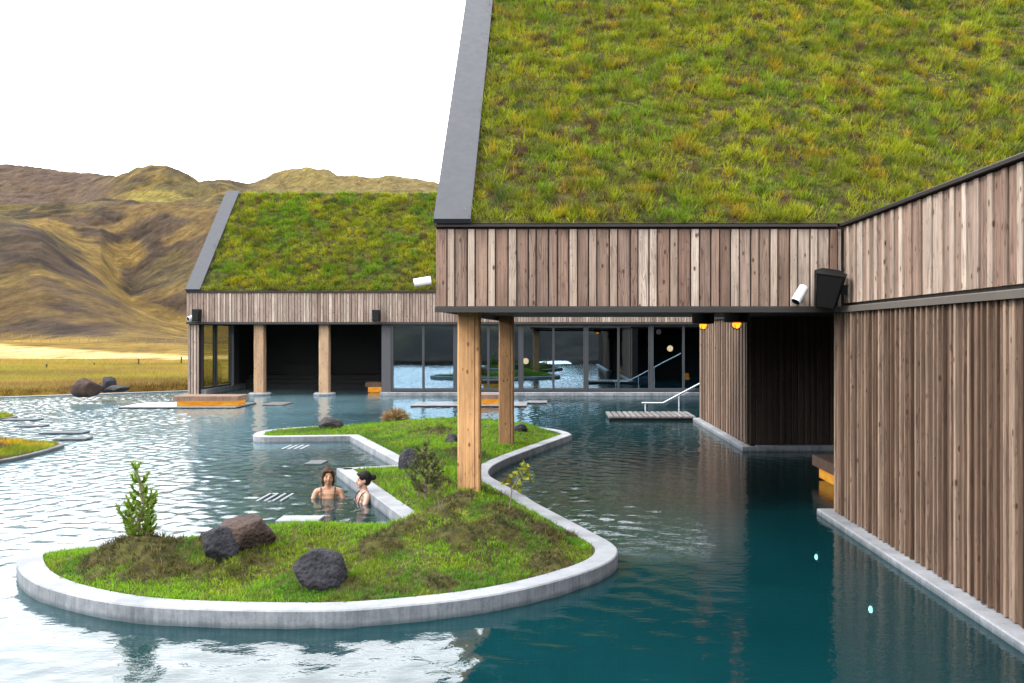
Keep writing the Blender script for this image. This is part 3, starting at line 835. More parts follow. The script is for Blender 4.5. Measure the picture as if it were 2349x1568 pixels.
# glazed front
MB().box(-6.79, -6.43, YB+.18, YB+.31, .15, FBZ-.003).build("wall_panel", MAT['panel_grey'], fb)
mod = 149.0/F*37.3; xg0 = X(897, 37.3)
for k in range(6):
    for s in range(2):
        xa = xg0 + mod*(k + .5*s); xb = xa + mod*.5
        fa = .10 if s == 0 else .045; fbw = .045 if s == 0 else .10
        w0 = MB()
        w0.box(xa, xa+fa, YB+.22, YB+.34, .19, FBZ-.003).box(xb-fbw, xb-.003, YB+.22, YB+.34, .19, FBZ-.003)
        w0.box(xa+fa, xb-fbw, YB+.24, YB+.33, .19, .30).box(xa+fa, xb-fbw, YB+.24, YB+.33, FBZ-.12, FBZ-.003)
        w_ = w0.build("window", MAT['frame'], fb)
        MB().box(xa+fa, xb-fbw, YB+.28, YB+.295, .30, FBZ-.12).build("pane", MAT['glass'], w_)
MB().cbox(-6.82, FXR, YB-.06, YB+.5, -1.2, .15, .01).build("plinth", MAT['concrete'], fb)
# lounge room behind the glass
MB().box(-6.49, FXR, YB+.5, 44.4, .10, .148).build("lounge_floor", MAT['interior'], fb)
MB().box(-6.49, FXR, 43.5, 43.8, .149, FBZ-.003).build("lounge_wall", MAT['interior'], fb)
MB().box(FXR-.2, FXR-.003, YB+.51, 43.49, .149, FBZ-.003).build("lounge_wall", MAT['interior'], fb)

# ================================================================== ISLANDS
def chaikin(pts, sharp, it=2):
    P = [np.array(p, float) for p in pts]; S = list(sharp)
    for _ in range(it):
        Q = []; T = []; n = len(P)
        for i in range(n):
            a, b = P[i], P[(i+1) % n]
            if S[i]: Q.append(a); T.append(True)
            else: Q.append(a*.75 + b*.25 if not S[i] else a); T.append(False)
            if not S[(i+1) % n]: Q.append(a*.25 + b*.75); T.append(False)
        P, S = Q, T
    # even out the hand-set points: resample, then relax everything but the corners
    R_ = []; C_ = []
    for i in range(len(P)):
        a, b = P[i], P[(i+1) % len(P)]; k = max(1, int(np.linalg.norm(b-a)/.09))
        for j in range(k): R_.append(a + (b-a)*j/k); C_.append(S[i] and j == 0)
    R_ = np.array(R_); C_ = np.array(C_)
    for it_ in range(160):
        k = .5 if it_ % 2 == 0 else -.52
        q = R_ + ((np.roll(R_, 1, 0) + np.roll(R_, -1, 0))*.5 - R_)*k
        R_ = np.where(C_[:,None], R_, q)
    return R_
def offset(P, d):
    n = len(P); out = []
    area = sum(P[i][0]*P[(i+1)%n][1] - P[(i+1)%n][0]*P[i][1] for i in range(n))
    sg = 1 if area > 0 else -1
    for i in range(n):
        a, b, c = P[i-1], P[i], P[(i+1) % n]
        e1 = (b-a)/(np.linalg.norm(b-a)+1e-9); e2 = (c-b)/(np.linalg.norm(c-b)+1e-9)
        n1 = np.array([-e1[1], e1[0]])*sg; n2 = np.array([-e2[1], e2[0]])*sg
        m_ = n1 + n2; L_ = np.linalg.norm(m_)
        m_ = n1 if L_ < 1e-6 else m_/L_
        k = 1/max(.45, m_.dot(n1))
        out.append(b + m_*d*k)
    return np.array(out)

ISL = [(37,1292,0),(43,1273,0),(78,1262,0),(219,1244,0),(359,1237,0),(462,1233,0),(640,1226,0),(886,1215,0),(953,1208,1),
       (772,1074,1),(813,1072,1),(925,1066,1),(802,1000,1),(588,1003,0),(581,999,0),(588,992,0),(612,986,0),(700,979,0),(850,973,0),(1000,971,0),(1150,973,0),
       (1250,981,0),(1300,990,0),(1312,997,1),(1198,1038,0),(1148,1058,0),(1126,1072,0),(1119,1083,0),(1127,1095,0),(1142,1102,0),(1167,1117,0),(1198,1133,0),(1230,1154,0),
       (1310,1195,0),(1386,1235,0),(1412,1251,0),(1418,1270,0),(1396,1290,0),(1343,1312,0),(1242,1342,0),(1140,1363,0),(1039,1378,0),(937,1388,0),(836,1397,0),
       (734,1402,0),(500,1399,0),(375,1394,0),(281,1386,0),(187,1370,0),(103,1347,0),(52,1322,0)]
RIM = .15
isl = chaikin([at(a, b, RIM)[:2] for a, b, _ in ISL], [c for _,_,c in ISL], 2)
isl_in = offset(isl, .235); isl_mid = offset(isl, .13)
mounds = [(-2.75,10.25,.33,1.0,.7),(-.8,10.2,.17,1.1,.8),(-1.35,9.3,.12,1.1,.8),(-3.3,9.6,.08,.9,.6),(-4.1,9.35,.10,.7,.5),(-.9,12.6,.13,.9,1.2),(-2.4,22.4,.24,2.2,1.3),(-.7,21.2,.10,1.5,1.2),(.4,9.6,.10,.9,.8),(-1.9,14.6,.10,.9,1.6),(-2.6,18.3,.12,1.2,1.6)]
hum = [(-.95+.0,9.45,.10,.33),(-.55,9.65,.09,.30),(-1.5,9.8,.07,.3),(-2.3,10.5,.10,.4),(-.1,9.9,.08,.28),(.05,9.2,.08,.25),(-4.0,9.05,.12,.42),(-3.75,8.7,.10,.35),(-3.2,8.85,.06,.3),(-1.0,8.45,.06,.25),(-2.9,9.15,.06,.3),(-.35,10.9,.09,.3),(-.6,11.6,.08,.35),(-1.25,12.2,.07,.4),(.55,8.95,.05,.25),(-1.9,8.35,.05,.25),(-.45,10.35,.08,.22),(.2,10.6,.06,.22),(-1.6,17.6,.06,.5),(-2.6,20.9,.07,.5),(-2.9,10.2,.07,.25),(-1.75,9.3,.08,.25),(-.15,8.9,.07,.2),(.45,9.75,.07,.22),(-1.2,10.1,.09,.28),(-3.4,9.3,.07,.22),(-2.2,9.0,.06,.22),(-.9,13.1,.08,.3),(-1.7,13.6,.07,.3),(-4.4,9.2,.08,.25)]
def island_h(x, y):
    x = np.asarray(x, float); y = np.asarray(y, float)
    z = np.zeros(x.shape)
    for cx, cy, a, sx, sy in mounds: z += a*np.exp(-((x-cx)/sx)**2 - ((y-cy)/sy)**2)
    for cx, cy, a, s in hum: z += 1.7*a*np.exp(-((x-cx)**2+(y-cy)**2)/(s*.8)**2)*(.5+fbm(x*7, y*7, 111, 3))
    d = edge_dist(isl_in, x, y)*np.where(inside(isl_in, x, y), 1, 0)
    k = sstep(0, .75, d)
    z = z*k + (fbm(x*2.2, y*2.2, 101, 4)-.5)*.07*sstep(0,.3,d) + .135
    return z
def hz(x, y): return float(island_h(np.array([x]), np.array([y]))[0])

def rim_mesh(outer, inner, z1, z0, b=.012):
    n = len(outer); V = []
    for ring, z in ((outer, z0), (outer, z1-b), (outer*(1-0)+ (inner-outer)*.05, z1), (inner, z1), (inner, z0)):
        V += [(p[0], p[1], z) for p in ring]
    Fc = []
    for k in range(4):
        for i in range(n):
            j = (i+1) % n
            Fc.append((k*n+i, k*n+j, (k+1)*n+j, (k+1)*n+i))
    return MB().add(V, Fc)
island = empty("island", (0, 0, 0), 0, "winding grassy island with pale concrete rim in the middle of the pool"); island["kind"] = "structure"
rim_mesh(isl, isl_in, RIM, -1.2).build("rim", MAT['concrete'], island)
gx = np.arange(isl[:,0].min()-.1, isl[:,0].max()+.2, .075); gy = np.arange(isl[:,1].min()-.1, isl[:,1].max()+.2, .075)
GX, GY = np.meshgrid(gx, gy, indexing='ij')
ins = inside(isl_mid, GX, GY); GZ = island_h(GX, GY)
msk = ins[:-1,:-1] & ins[1:,:-1] & ins[1:,1:] & ins[:-1,1:]
me = grid_mesh("soil", np.stack([GX,GY,GZ],-1).transpose(1,0,2), MAT['turf_soil'], None, msk.T); soil_ob = link(bpy.data.objects.new("soil", me), island)

def withered(x, y):
    w = np.zeros(x.shape)
    for cx, cy, a, s in hum: w = np.maximum(w, min(1.0, a/.08)*np.exp(-((x-cx)**2+(y-cy)**2)/(s*.95)**2))
    return np.clip(w*1.0 + (fbm(x*4.5, y*4.5, 131, 4)-.5)*1.6, 0, 1)
def lobe_grass(y0, y1, dens, n, Lm, W, seg):
    A = (isl_in[:,0].max()-isl_in[:,0].min())*(y1-y0); N = int(A*dens)
    x = RNG.uniform(isl_in[:,0].min(), isl_in[:,0].max(), N); y = RNG.uniform(y0, y1, N)
    k = inside(isl_in, x, y); 
    return x[k], y[k]
def grass_band(y0, y1, dens, n, Lm, W, seg):
    x, y = lobe_grass(y0, y1, dens, n, Lm, W, seg)
    wv = withered(x, y)
    keep = RNG.uniform(0,1,len(x)) > wv*.25; x, y, wv = x[keep], y[keep], wv[keep]
    z = island_h(x, y) - .005
    bright = np.array([.165,.32,.010]); mid = np.array([.080,.19,.010]); yel = np.array([.27,.28,.020]); br = np.array([.092,.052,.030]); drk = np.array([.026,.017,.012]); st = np.array([.20,.135,.06])
    a = fbm(x*1.1, y*1.1, 141, 3)[:,None]; b = fbm(x*2.7, y*2.7, 143, 3)[:,None]
    c = mid*(1-sstep(.4,.6,a)) + bright*sstep(.4,.6,a)
    c = c*(1-sstep(.56,.7,b)*.4) + yel*sstep(.56,.7,b)*.4
    r = RNG.uniform(0,1,len(x))[:,None]
    dead = np.where(r < .45, drk, np.where(r < .88, br, st))
    wk = sstep(.34,.66,wv)[:,None]
    c = c*(1-wk*.85) + dead*wk*.85
    Lg = Lm*(.5 + .9*fbm(x*1.7, y*1.7, 151, 3))*(1 + .35*wk[:,0])
    up = np.tile(np.array([0,0,1.0]), (len(x),1)) + RNG.normal(0,.25,(len(x),3))*np.array([1,1,0])*(1+1.4*wk)
    up /= np.linalg.norm(up, axis=1, keepdims=True)
    return blades("grass", np.stack([x,y,z],1), up, n, Lg, W, c, island, .035, .8, seg)
grass_band(7.5, 12.0, 620, 9, .058, .0030, 2)
grass_band(12.0, 24.0, 260, 8, .08, .0055, 1)

def small_island(pix, label, z1, grass_n, Lm):
    P = chaikin([at(a, b, z1)[:2] for a, b, _ in pix], [c for _,_,c in pix], 2)
    Pi = offset(P, .12)
    e = empty("island", (0,0,0), 0, label); e["kind"] = "structure"
    rim_mesh(P, Pi, z1, -1.2).build("rim", MAT['concrete_dark'], e)
    def hf(x, y):
        d = edge_dist(Pi, x, y)*np.where(inside(Pi, x, y), 1, 0)
        return z1 - .02 + .22*sstep(0, 1.6, d) + (fbm(x*2, y*2, 161, 3)-.5)*.08*sstep(0,.3,d)
    g = .12; gx = np.arange(P[:,0].min(), P[:,0].max(), g); gy = np.arange(P[:,1].min(), P[:,1].max(), g)
    A, B = np.meshgrid(gx, gy, indexing='ij'); pm = offset(P, .06); I = inside(pm, A, B)
    me = grid_mesh("soil", np.stack([A,B,hf(A,B)],-1).transpose(1,0,2), MAT['turf_soil'], None, (I[:-1,:-1]&I[1:,:-1]&I[1:,1:]&I[:-1,1:]).T); link(bpy.data.objects.new("soil", me), e)
    x = RNG.uniform(P[:,0].min(), P[:,0].max(), grass_n); y = RNG.uniform(P[:,1].min(), P[:,1].max(), grass_n)
    k = inside(Pi, x, y); x, y = x[k], y[k]
    c = palette(x, y, .7, dict(ochre=.9, brown=.9, green=.3))
    blades("grass", np.stack([x,y,hf(x,y)],1), np.tile([0,0,1.0],(len(x),1)), 8, np.full(len(x), Lm), .006, c, e, .05, .8, 1)
small_island([(-330,1030,0),(-60,1012,0),(60,1012,0),(140,1015,0),(152,1019,0),(110,1033,0),(40,1050,0),(-60,1066,0),(-330,1085,0)], "small grassy island with dark edge at the left side of the pool", .07, 6000, .12)
small_island([(-200,962,0),(-150,950,0),(-40,947,0),(30,951,0),(44,955,0),(20,959,0),(-60,964,0),(-150,966,0)], "low far grass spit in the pool beside the meadow bank", .05, 4000, .13)

# meadow grass beyond the bank
N = 26000
d = 36.5*np.exp(RNG.uniform(0, math.log(76/36.5), N)); u = RNG.uniform(-.66, -.355, N)
x = u*d; y = d
k = pool_depth(x, y) < -.25; x, y = x[k], y[k]
z = terrain(x, y)
oc = np.array([.36,.245,.050]); gr = np.array([.27,.235,.030]); rd = np.array([.21,.130,.045])
t1 = sstep(.42,.62,fbm(x/16, y/5, 41, 4))[:,None]; t2 = sstep(.55,.7,fbm(x/9, y/3, 43, 4))[:,None]
c = (oc*(1-t1)+gr*t1)*(1-t2*.7) + rd*t2*.7
blades_o = blades("meadow_grass", np.stack([x,y,z],1), np.tile([0,0,1.0],(len(x),1)), 7, .16+.10*RNG.uniform(0,1,len(x)), .014, c, None, .14, .7, 1)
tag(blades_o, "golden and reddish autumn grass on the bank behind the pool", kind='stuff')

# ================================================================== ROCKS
def rock(px, py, wpx, hpx, z, label, mat, seed, depth=.8, rz=0.0, sub=4, name="boulder", flat=0.55, tilt=0.0):
    """px,py: foot of the rock on the picture, width and height in survey pixels"""
    p = at(px, py, z); d = p.y; w = wpx/F*d; h = hpx/F*d
    bm = bmesh.new(); bmesh.ops.create_icosphere(bm, subdivisions=sub, radius=1.0)
    rr = random.Random(seed)
    planes = []
    for _ in range(13):
        v = Vector((rr.gauss(0,1), rr.gauss(0,1), rr.gauss(0,.8))).normalized(); planes.append((v, rr.uniform(.62,.95)))
    co = np.array([v.co[:] for v in bm.verts])
    nz = fbm(co[:,0]*3+seed, co[:,1]*3+co[:,2]*2.3, seed, 4)-.5; nf = fbm(co[:,0]*9+co[:,2]*7, co[:,1]*9-seed, seed+5, 3)-.5
    for v, a, b in zip(bm.verts, nz, nf):
        q = v.co.copy()
        for nrm, dd in planes:
            s = q.dot(nrm) - dd
            if s > 0: q -= nrm*s*.88
        q *= 1 + a*.22 + b*.08
        v.co = q
    me = bpy.data.meshes.new(name)
    xs = [v.co.x for v in bm.verts]; zs = [v.co.z for v in bm.verts]
    sx = w/(max(xs)-min(xs)); sz = h*1.35/(max(zs)-min(zs))
    for v in bm.verts: v.co = Vector((v.co.x*sx, v.co.y*sx*depth, (v.co.z - min(zs))*sz - h*.35))
    bm.to_mesh(me); bm.free()
    me.polygons.foreach_set("use_smooth", [True]*len(me.polygons)); me.materials.append(MAT[mat])
    o = link(bpy.data.objects.new(name, me)); o.location = (p.x, p.y, p.z); o.rotation_euler = (0, tilt, rz)
    return tag(o, label, "rock")
def grock(px, py, wpx, hpx, *a, **k):
    p = at(px, py, .25); 
    for _ in range(3): p = at(px, py, hz(p.x, p.y))
    return rock(px, py, wpx, hpx, p.z, *a, **k)
grock(568, 1250, 128, 66, "rounded red-brown lava boulder beside the young pine's island shore, propped on a darker rock", 'rock_brown', 5)
grock(505, 1276, 82, 68, "dark angular lava rock leaning in front of the red-brown boulder", 'rock_dark', 12, rz=.4)
grock(733, 1345, 120, 86, "dark blue-grey lava boulder alone on the front grass of the island", 'rock_dark', 23, depth=.9)
grock(758, 984, 60, 27, "small brown rock on the far tip of the island near the concrete corner", 'rock_grey', 31)
grock(940, 1074, 54, 46, "black upright boulder behind the dark pine", 'rock_dark', 44)
grock(1036, 1018, 34, 24, "grey rock half hidden behind the near timber post", 'rock_grey', 52)
grock(1190, 996, 36, 24, "dark rock to the right of the rear timber post", 'rock_dark', 61)
def brock(px, py, w, h, label, mat, seed, **k):
    zz = .2
    for _ in range(4): p = at(px, py, zz); zz = float(terrain(np.array([p.x]), np.array([p.y]))[0])
    return rock(px, py, w, h, zz, label, mat, seed, **k)
brock(197, 900, 62, 33, "round red-brown boulder on the meadow bank", 'rock_brown', 71)
brock(248, 892, 34, 28, "small dark pointed rock on the meadow bank", 'rock_dark', 78)
brock(268, 896, 58, 12, "flat pale grey rock on the meadow bank", 'rock_grey', 83, depth=.6)

# ================================================================== TREES AND PLANTS
def needle_mesh(axes, n, ln, w, tint, name, parent, mat='needles'):
    """axes: list of (p0, p1, tintscale). Bottle-brush needles round each shoot"""
    V = []; C = []
    for p0, p1, k in axes:
        p0 = np.array(p0); p1 = np.array(p1); ax = p1-p0; L_ = np.linalg.norm(ax); ax = ax/L_
        a = np.cross(ax, [0,0,1.0]); 
        if np.linalg.norm(a) < 1e-3: a = np.array([1.0,0,0])
        a /= np.linalg.norm(a); b = np.cross(ax, a)
        t = RNG.uniform(0,1,n); az = RNG.uniform(0,2*np.pi,n)
        r = a*np.cos(az)[:,None] + b*np.sin(az)[:,None]
        base = p0 + ax*(t*L_)[:,None] + r*.004
        spread = (0.85 - .45*t)[:,None]
        dr = r*spread + ax*.75; dr /= np.linalg.norm(dr,axis=1,keepdims=True)
        tip = base + dr*(ln*RNG.uniform(.7,1.15,n))[:,None]
        sd = np.cross(dr, RNG.normal(0,1,(n,3))); sd /= np.linalg.norm(sd,axis=1,keepdims=True)
        V.append(np.stack([base-sd*w, base+sd*w, tip], 1).reshape(-1,3))
        c = np.clip(np.array(tint)*ALB*k*(1+RNG.normal(0,.2,(n,1))), .003, 1); C.append(np.repeat(c,3,0))
    V = np.concatenate(V); C = np.concatenate(C); K = len(V)//3
    me = np_mesh(name, V, np.arange(K*3), np.arange(K)*3, np.full(K,3), MAT[mat], C)
    return link(bpy.data.objects.new(name, me), parent)
m = M("pine_bark"); m.principled(m.ramp(m.noise(m.coord("Object",(20,20,6)),1.0,5),[(0.3,(.05,.035,.025)),(0.7,(.16,.115,.075))]), .9); MAT['bark'] = m.m

def pine(loc, height, label, tint, seed, whorls, spread, n=90, ln=.045, upcurve=.8, w=.0032):
    rr = random.Random(seed)
    e = empty("pine_tree", loc, 0, label, "tree")
    tr = MB(); pts = [(rr.uniform(-.012,.012)*i, rr.uniform(-.012,.012)*i, height*.93*i/6) for i in range(7)]
    pts[-1] = (pts[-1][0], pts[-1][1], height*.95)
    tr.tube([(0,0,-.15)]+pts, [.024]+[.020*(1-i/7)+.004 for i in range(7)], 7)
    axes = []
    def P(t):
        f = t*6; i = min(5, int(f)); a = Vector(pts[i]); b = Vector(pts[i+1]); return a.lerp(b, f-i)
    for t, cnt, bl in whorls:
        a0 = rr.uniform(0, 6.28)
        for k in range(cnt):
            an = a0 + 6.283*k/cnt + rr.uniform(-.35,.35); L_ = bl*spread*rr.uniform(.75,1.15)
            b0 = P(t); out = Vector((math.cos(an), math.sin(an), 0))
            p1 = b0 + out*L_*.55 + Vector((0,0,L_*.25)); p2 = p1 + out*L_*.32 + Vector((0,0,L_*upcurve))
            tr.tube([b0, p1, p2], [.008,.006,.003], 5)
            axes.append((b0.lerp(p1,.45), p1, rr.uniform(.75,.95))); axes.append((p1, p2, rr.uniform(.9,1.25)))
            if L_ > .13:
                for s in (-1,1):
                    sd = Vector((-out.y, out.x, 0))*s
                    q = p1 + sd*L_*.30 + out*L_*.12 + Vector((0,0,L_*upcurve*.55))
                    tr.tube([p1, q], [.005,.003], 5, False); axes.append((p1.lerp(q,.3), q, rr.uniform(.85,1.15)))
    axes.append((P(.55), P(.82), .95)); axes.append((P(.8), Vector(pts[-1]) + Vector((0,0,height*.05)), 1.15))
    for s in (0, 2.1, 4.2):
        b0 = P(.93); axes.append((b0, b0 + Vector((math.cos(s)*.045, math.sin(s)*.045, .075)), 1.2))
    tr.build("trunk", MAT['bark'], e)
    needle_mesh([(tuple(a), tuple(b), k) for a,b,k in axes], n, ln, w, tint, "crown", e)
    return e
p = at(322, 1252, .28); p = at(322, 1252, hz(p.x, p.y))
pine(p, .86, "young bright green pine at the left end of the island", (.19,.31,.018), 4,
     [(.07,6,.17),(.17,6,.21),(.28,5,.23),(.39,5,.22),(.51,4,.18),(.64,3,.13),(.78,4,.10)], 1.0, 85, .034, .62, .0042)
p = at(978, 1150, .25); p = at(978, 1150, hz(p.x, p.y))
pine(p, .84, "thin dark pine beside the near timber post", (.075,.095,.018), 9,
     [(.14,5,.30),(.28,6,.32),(.42,5,.28),(.55,5,.22),(.70,4,.16),(.85,3,.10)], 1.0, 50, .05, .45, .0036)

# dry shrub on the far lobe
p = at(908, 968, .3); p = at(908, 968, hz(p.x, p.y))
sh = empty("dry_shrub", p, 0, "rust and straw coloured dry shrub on the far mound of the island", "plant")
n = 420; az = RNG.uniform(0,2*np.pi,n); el = np.arcsin(RNG.uniform(.1,1,n))
dr = np.stack([np.cos(az)*np.cos(el), np.sin(az)*np.cos(el), np.sin(el)],1)
pts_ = dr*np.array([.30,.28,.26])*RNG.uniform(.3,1,n)[:,None]
cc = np.where((RNG.uniform(0,1,n) < .4)[:,None], np.array([.26,.115,.04]), np.where((RNG.uniform(0,1,n) < .6)[:,None], np.array([.42,.33,.19]), np.array([.12,.14,.03])))
b_ = blades("foliage", pts_, dr, 8, np.full(n,.17), .007, cc, sh, .05, .7, 1)
st_ = MB()
for k in range(9):
    a = k*.7; st_.tube([(0,0,-.08),(math.cos(a)*.12, math.sin(a)*.12,.2),(math.cos(a)*.24, math.sin(a)*.24,.36)], [.012,.008,.004], 5)
st_.build("stem", MAT['bark'], sh)

# sapling with yellow green leaves
p = at(1167, 1188, .22); p = at(1167, 1188, hz(p.x, p.y))
sp = empty("sapling", p, 0, "thin sapling with a few yellow-green leaves leaning over the channel rim", "tree")
tr = MB(); tr.tube([(0,0,-.1),(.015,0,.15),(.035,0,.33),(.12,.01,.50),(.17,.02,.60)], [.009,.008,.007,.005,.003], 6)
tr.tube([(.035,0,.33),(-.02,.0,.45)], [.005,.003], 5).tube([(.10,.01,.45),(.23,0,.50)], [.004,.002], 5).tube([(.035,0,.30),(.10,-.03,.38)], [.004,.002], 5)
tr.build("trunk", MAT['bark'], sp)
lv = []; lc = []
for cpt, sprd, k in (((.17,.02,.60),.06,16),((.24,0,.50),.06,16),((-.02,0,.45),.05,8),((.11,-.03,.39),.06,14),((.12,.01,.52),.05,10)):
    for _ in range(k): lv.append(np.array(cpt) + RNG.normal(0,sprd*.6,3)); lc.append(np.array([.24,.26,.03])*RNG.uniform(.6,1.2))
lv = np.array(lv); lc = np.array(lc)
blades("crown", lv, RNG.normal(0,1,(len(lv),3))*np.array([1,1,.6])+1e-3, 2, np.full(len(lv),.075), .020, lc, sp, .01, .4, 2)
# bare twig with yellow fern tuft
p = at(1016, 1208, .25); p = at(1016, 1208, hz(p.x, p.y))
tw = empty("bare_sapling", p, 0, "bare brown twig above a yellow fern tuft at the end of the cove wall", "plant")
MB().tube([(0,0,-.1),(.01,0,.12),(-.05,0,.26),(-.07,0,.42)], [.010,.008,.006,.003], 6).tube([(-.03,0,.22),(.03,0,.36)], [.005,.002], 5).build("trunk", MAT['bark'], tw)
n = 26; az = RNG.uniform(0,6.28,n)
blades("foliage", np.stack([.13+np.cos(az)*.06, np.sin(az)*.06, np.full(n,.0)],1), np.tile([0,0,1.0],(n,1)), 9, np.full(n,.22), .006, np.tile([.36,.27,.03],(n,1))*RNG.uniform(.6,1.1,(n,1)), tw, .05, 1.3, 2)

# ================================================================== FENCE AND STAKES
fe = empty("wire_fence", (0,0,0), 0, "pale wire fence at the foot of the hills", "fence")
fpts = []
for px in range(-60, 640, 22):
    dd = 150 + (px)*.008
    x_ = X(px, dd); zz = float(terrain(np.array([x_]), np.array([dd]))[0]); fpts.append((x_, dd, zz))
pm = MB().box(-.035,.035,-.035,.035,-.3,1.15).mesh("post", MAT['bark'])
for q in fpts:
    o = bpy.data.objects.new("post", pm); o.location = q; link(o, fe)
wr_ = MB()
for hgt in (.45,.8,1.15): wr_.tube([(a,b,c+hgt) for a,b,c in fpts], .006, 4, False)
wr_.build("wire", MAT['bark'], fe)
for i, (px, py, h_) in enumerate(((107,846,.32),(216,840,.27),(318,838,.45),(416,838,.55))):
    dd = 2150*2.1/(py-770); x_ = X(px, dd); zz = float(terrain(np.array([x_]), np.array([dd]))[0])
    o = MB().lathe([(.05,-.2),(.05,h_*.97),(.03,h_),(.01,h_)], (0,0,0), 8).build("marker_stake", MAT['rock_brown'])
    o.location = (x_, dd, zz)
    tag(o, ["short dark stake in the meadow, leftmost of four", "shortest dark stake in the meadow, second from the left of four", "dark stake in the meadow, third from the left of four", "tallest dark stake in the meadow, nearest the far building"][i], "stake", "dark stakes standing in the meadow")

# ================================================================== FLOATING DECKS AND LIT BENCHES
def deck(x0, x1, y0, y1, z1, label, along_x=False, thick=.03, pw=.32, gap=.02):
    e = empty("pool_deck", ((x0+x1)/2, y0, 0), 0, label, "deck", "low plank decks on the water")
    ox, oy = (x0+x1)/2, y0
    def B(a,b,c,d_,z0,z1_): return MB().cbox(a-ox,b-ox,c-oy,d_-oy,z0,z1_,.006)
    B(x0+.01, x1-.01, y0+.01, y1-.01, z1-thick-.14, z1-thick-.002).build("frame", MAT['black'], e)
    if along_x:
        y = y0
        while y + pw <= y1 + .01: B(x0,x1,y,y+pw-gap,z1-thick,z1).build("plank", MAT['plank'], e); y += pw
    else:
        x_ = x0
        while x_ + pw <= x1 + .01: B(x_,x_+pw-gap,y0,y1,z1-thick,z1).build("plank", MAT['plank'], e); x_ += pw
    return e
deck(X(277,30.9), X(545,30.9), 30.7, 32.9, .06, "low plank deck carrying the lit wooden bench, left in the pool", True, pw=.36)
deck(X(605,32.2), X(654,32.2)+.0, 32.0, 33.2, .05, "short plank landing at the right end of the lit bench deck", True, pw=.4)
deck(X(943,31.6), X(1208,31.6), 31.4, 33.2, .06, "low plank deck behind the near timber post with a lit bench", True, pw=.36)
deck(X(1209,33.2), X(1255,33.2), 33.0, 33.9, .05, "short plank landing beside the deck seen right of the rear timber post", True, pw=.3)
deck(1.58, 4.06, 26.3, 28.0, .13, "slatted dark jetty below the steel handrail at the channel wall", False, .05, .165, .045)
for (px, py, w, dp, lab, z1, rz) in ((40, 966, 80, .5, "long thin stepping plank at the left edge of the pool, farthest of four", .035, 0), (64, 981, 60, .5, "short dark stepping plank left in the pool, second farthest of four", .035, .1),
                            (138, 997, 96, .5, "long dark stepping plank left in the pool, third of four", .04, .05), (158, 1012, 72, .5, "dark stepping plank touching the tip of the small left island", .045, .1)):
    q = at(px, py, 0); wd = w/F*q.y
    e = empty("stepping_plank", (q.x, q.y, 0), rz, lab, "plank", "stepping planks at the left of the pool")
    MB().box(-wd/2+.05, wd/2-.05, .08, dp-.08, -.12, z1-.036).build("frame", MAT['black'], e)
    for k in range(3): MB().cbox(-wd/2, wd/2, k*dp/3, (k+1)*dp/3-.03, z1-.035, z1, .005).build("slat", MAT['concrete_dark'], e)
# slabs in the cove
for (px, py, w, dp, lab, z1) in ((672, 1031, 56, .7, "pale slatted slab awash near the cove corner", .012), (717, 1068, 40, .5, "small dark slab behind the bathers' heads", .03),
                                  (588, 1109, 72, .85, "reddish slab just under the water left of the bathers", -.05), (622, 1152, 72, .65, "slatted slab awash in front and left of the bathers", .02), (680, 1206, 98, .36, "pale bench slab near the brown boulder in the cove", .06)):
    q = at(px, py, 0); wd = w/F*q.y
    e = empty("water_slab", (q.x, q.y, 0), 0, lab, "slab", "slabs awash in the cove")
    ns = 4 if "slatted" in lab else 1
    MB().box(-wd/2+.04, wd/2-.04, .05, dp-.05, -.3, z1-.052).build("base", MAT['concrete_dark'], e)
    mt = MAT['slab_wood'] if "reddish" in lab else (MAT['concrete_dark'] if "dark" in lab else MAT['concrete'])
    for k in range(ns):
        a = -wd/2 + wd*k/ns; MB().cbox(a, a+wd/ns-(.07 if ns > 1 else 0), 0, dp, z1-.05, z1, .008).build("slat" if ns > 1 else "top", mt, e)

def lit_bench(loc, rz, Lg, dp, h, label):
    e = empty("lit_bench", loc, rz, label, "bench", "wooden benches lit amber from below")
    MB().box(-Lg/2+.09, Lg/2-.09, .09, dp-.09, 0, h*.52).build("lit_base", MAT['amber'], e)
    k = 4
    for i in range(k):
        a = dp*i/k; MB().cbox(-Lg/2, Lg/2, a, a+dp/k-.008, h*.52+.002, h, .008).build("seat_board", MAT['slab_wood'], e)
    return e
lit_bench((X(471,30.95), 30.95, .062), 0, 148/F*30.95, 1.1, .33, "amber lit wooden bench on the left deck, whole in view")
lit_bench((X(1100,31.75), 31.75, .062), 0, 96/F*31.75, 1.0, .33, "amber lit bench seen between the two timber posts")
lit_bench((X(862,39.3), 39.0, .03), 0, .75, .8, .42, "amber lit bench in the dark bathing bay of the far building")
lit_bench((4.36, 14.2, .03), -math.pi/2, 3.1, 1.0, .37, "amber lit bench in the recess behind the brown channel wall")

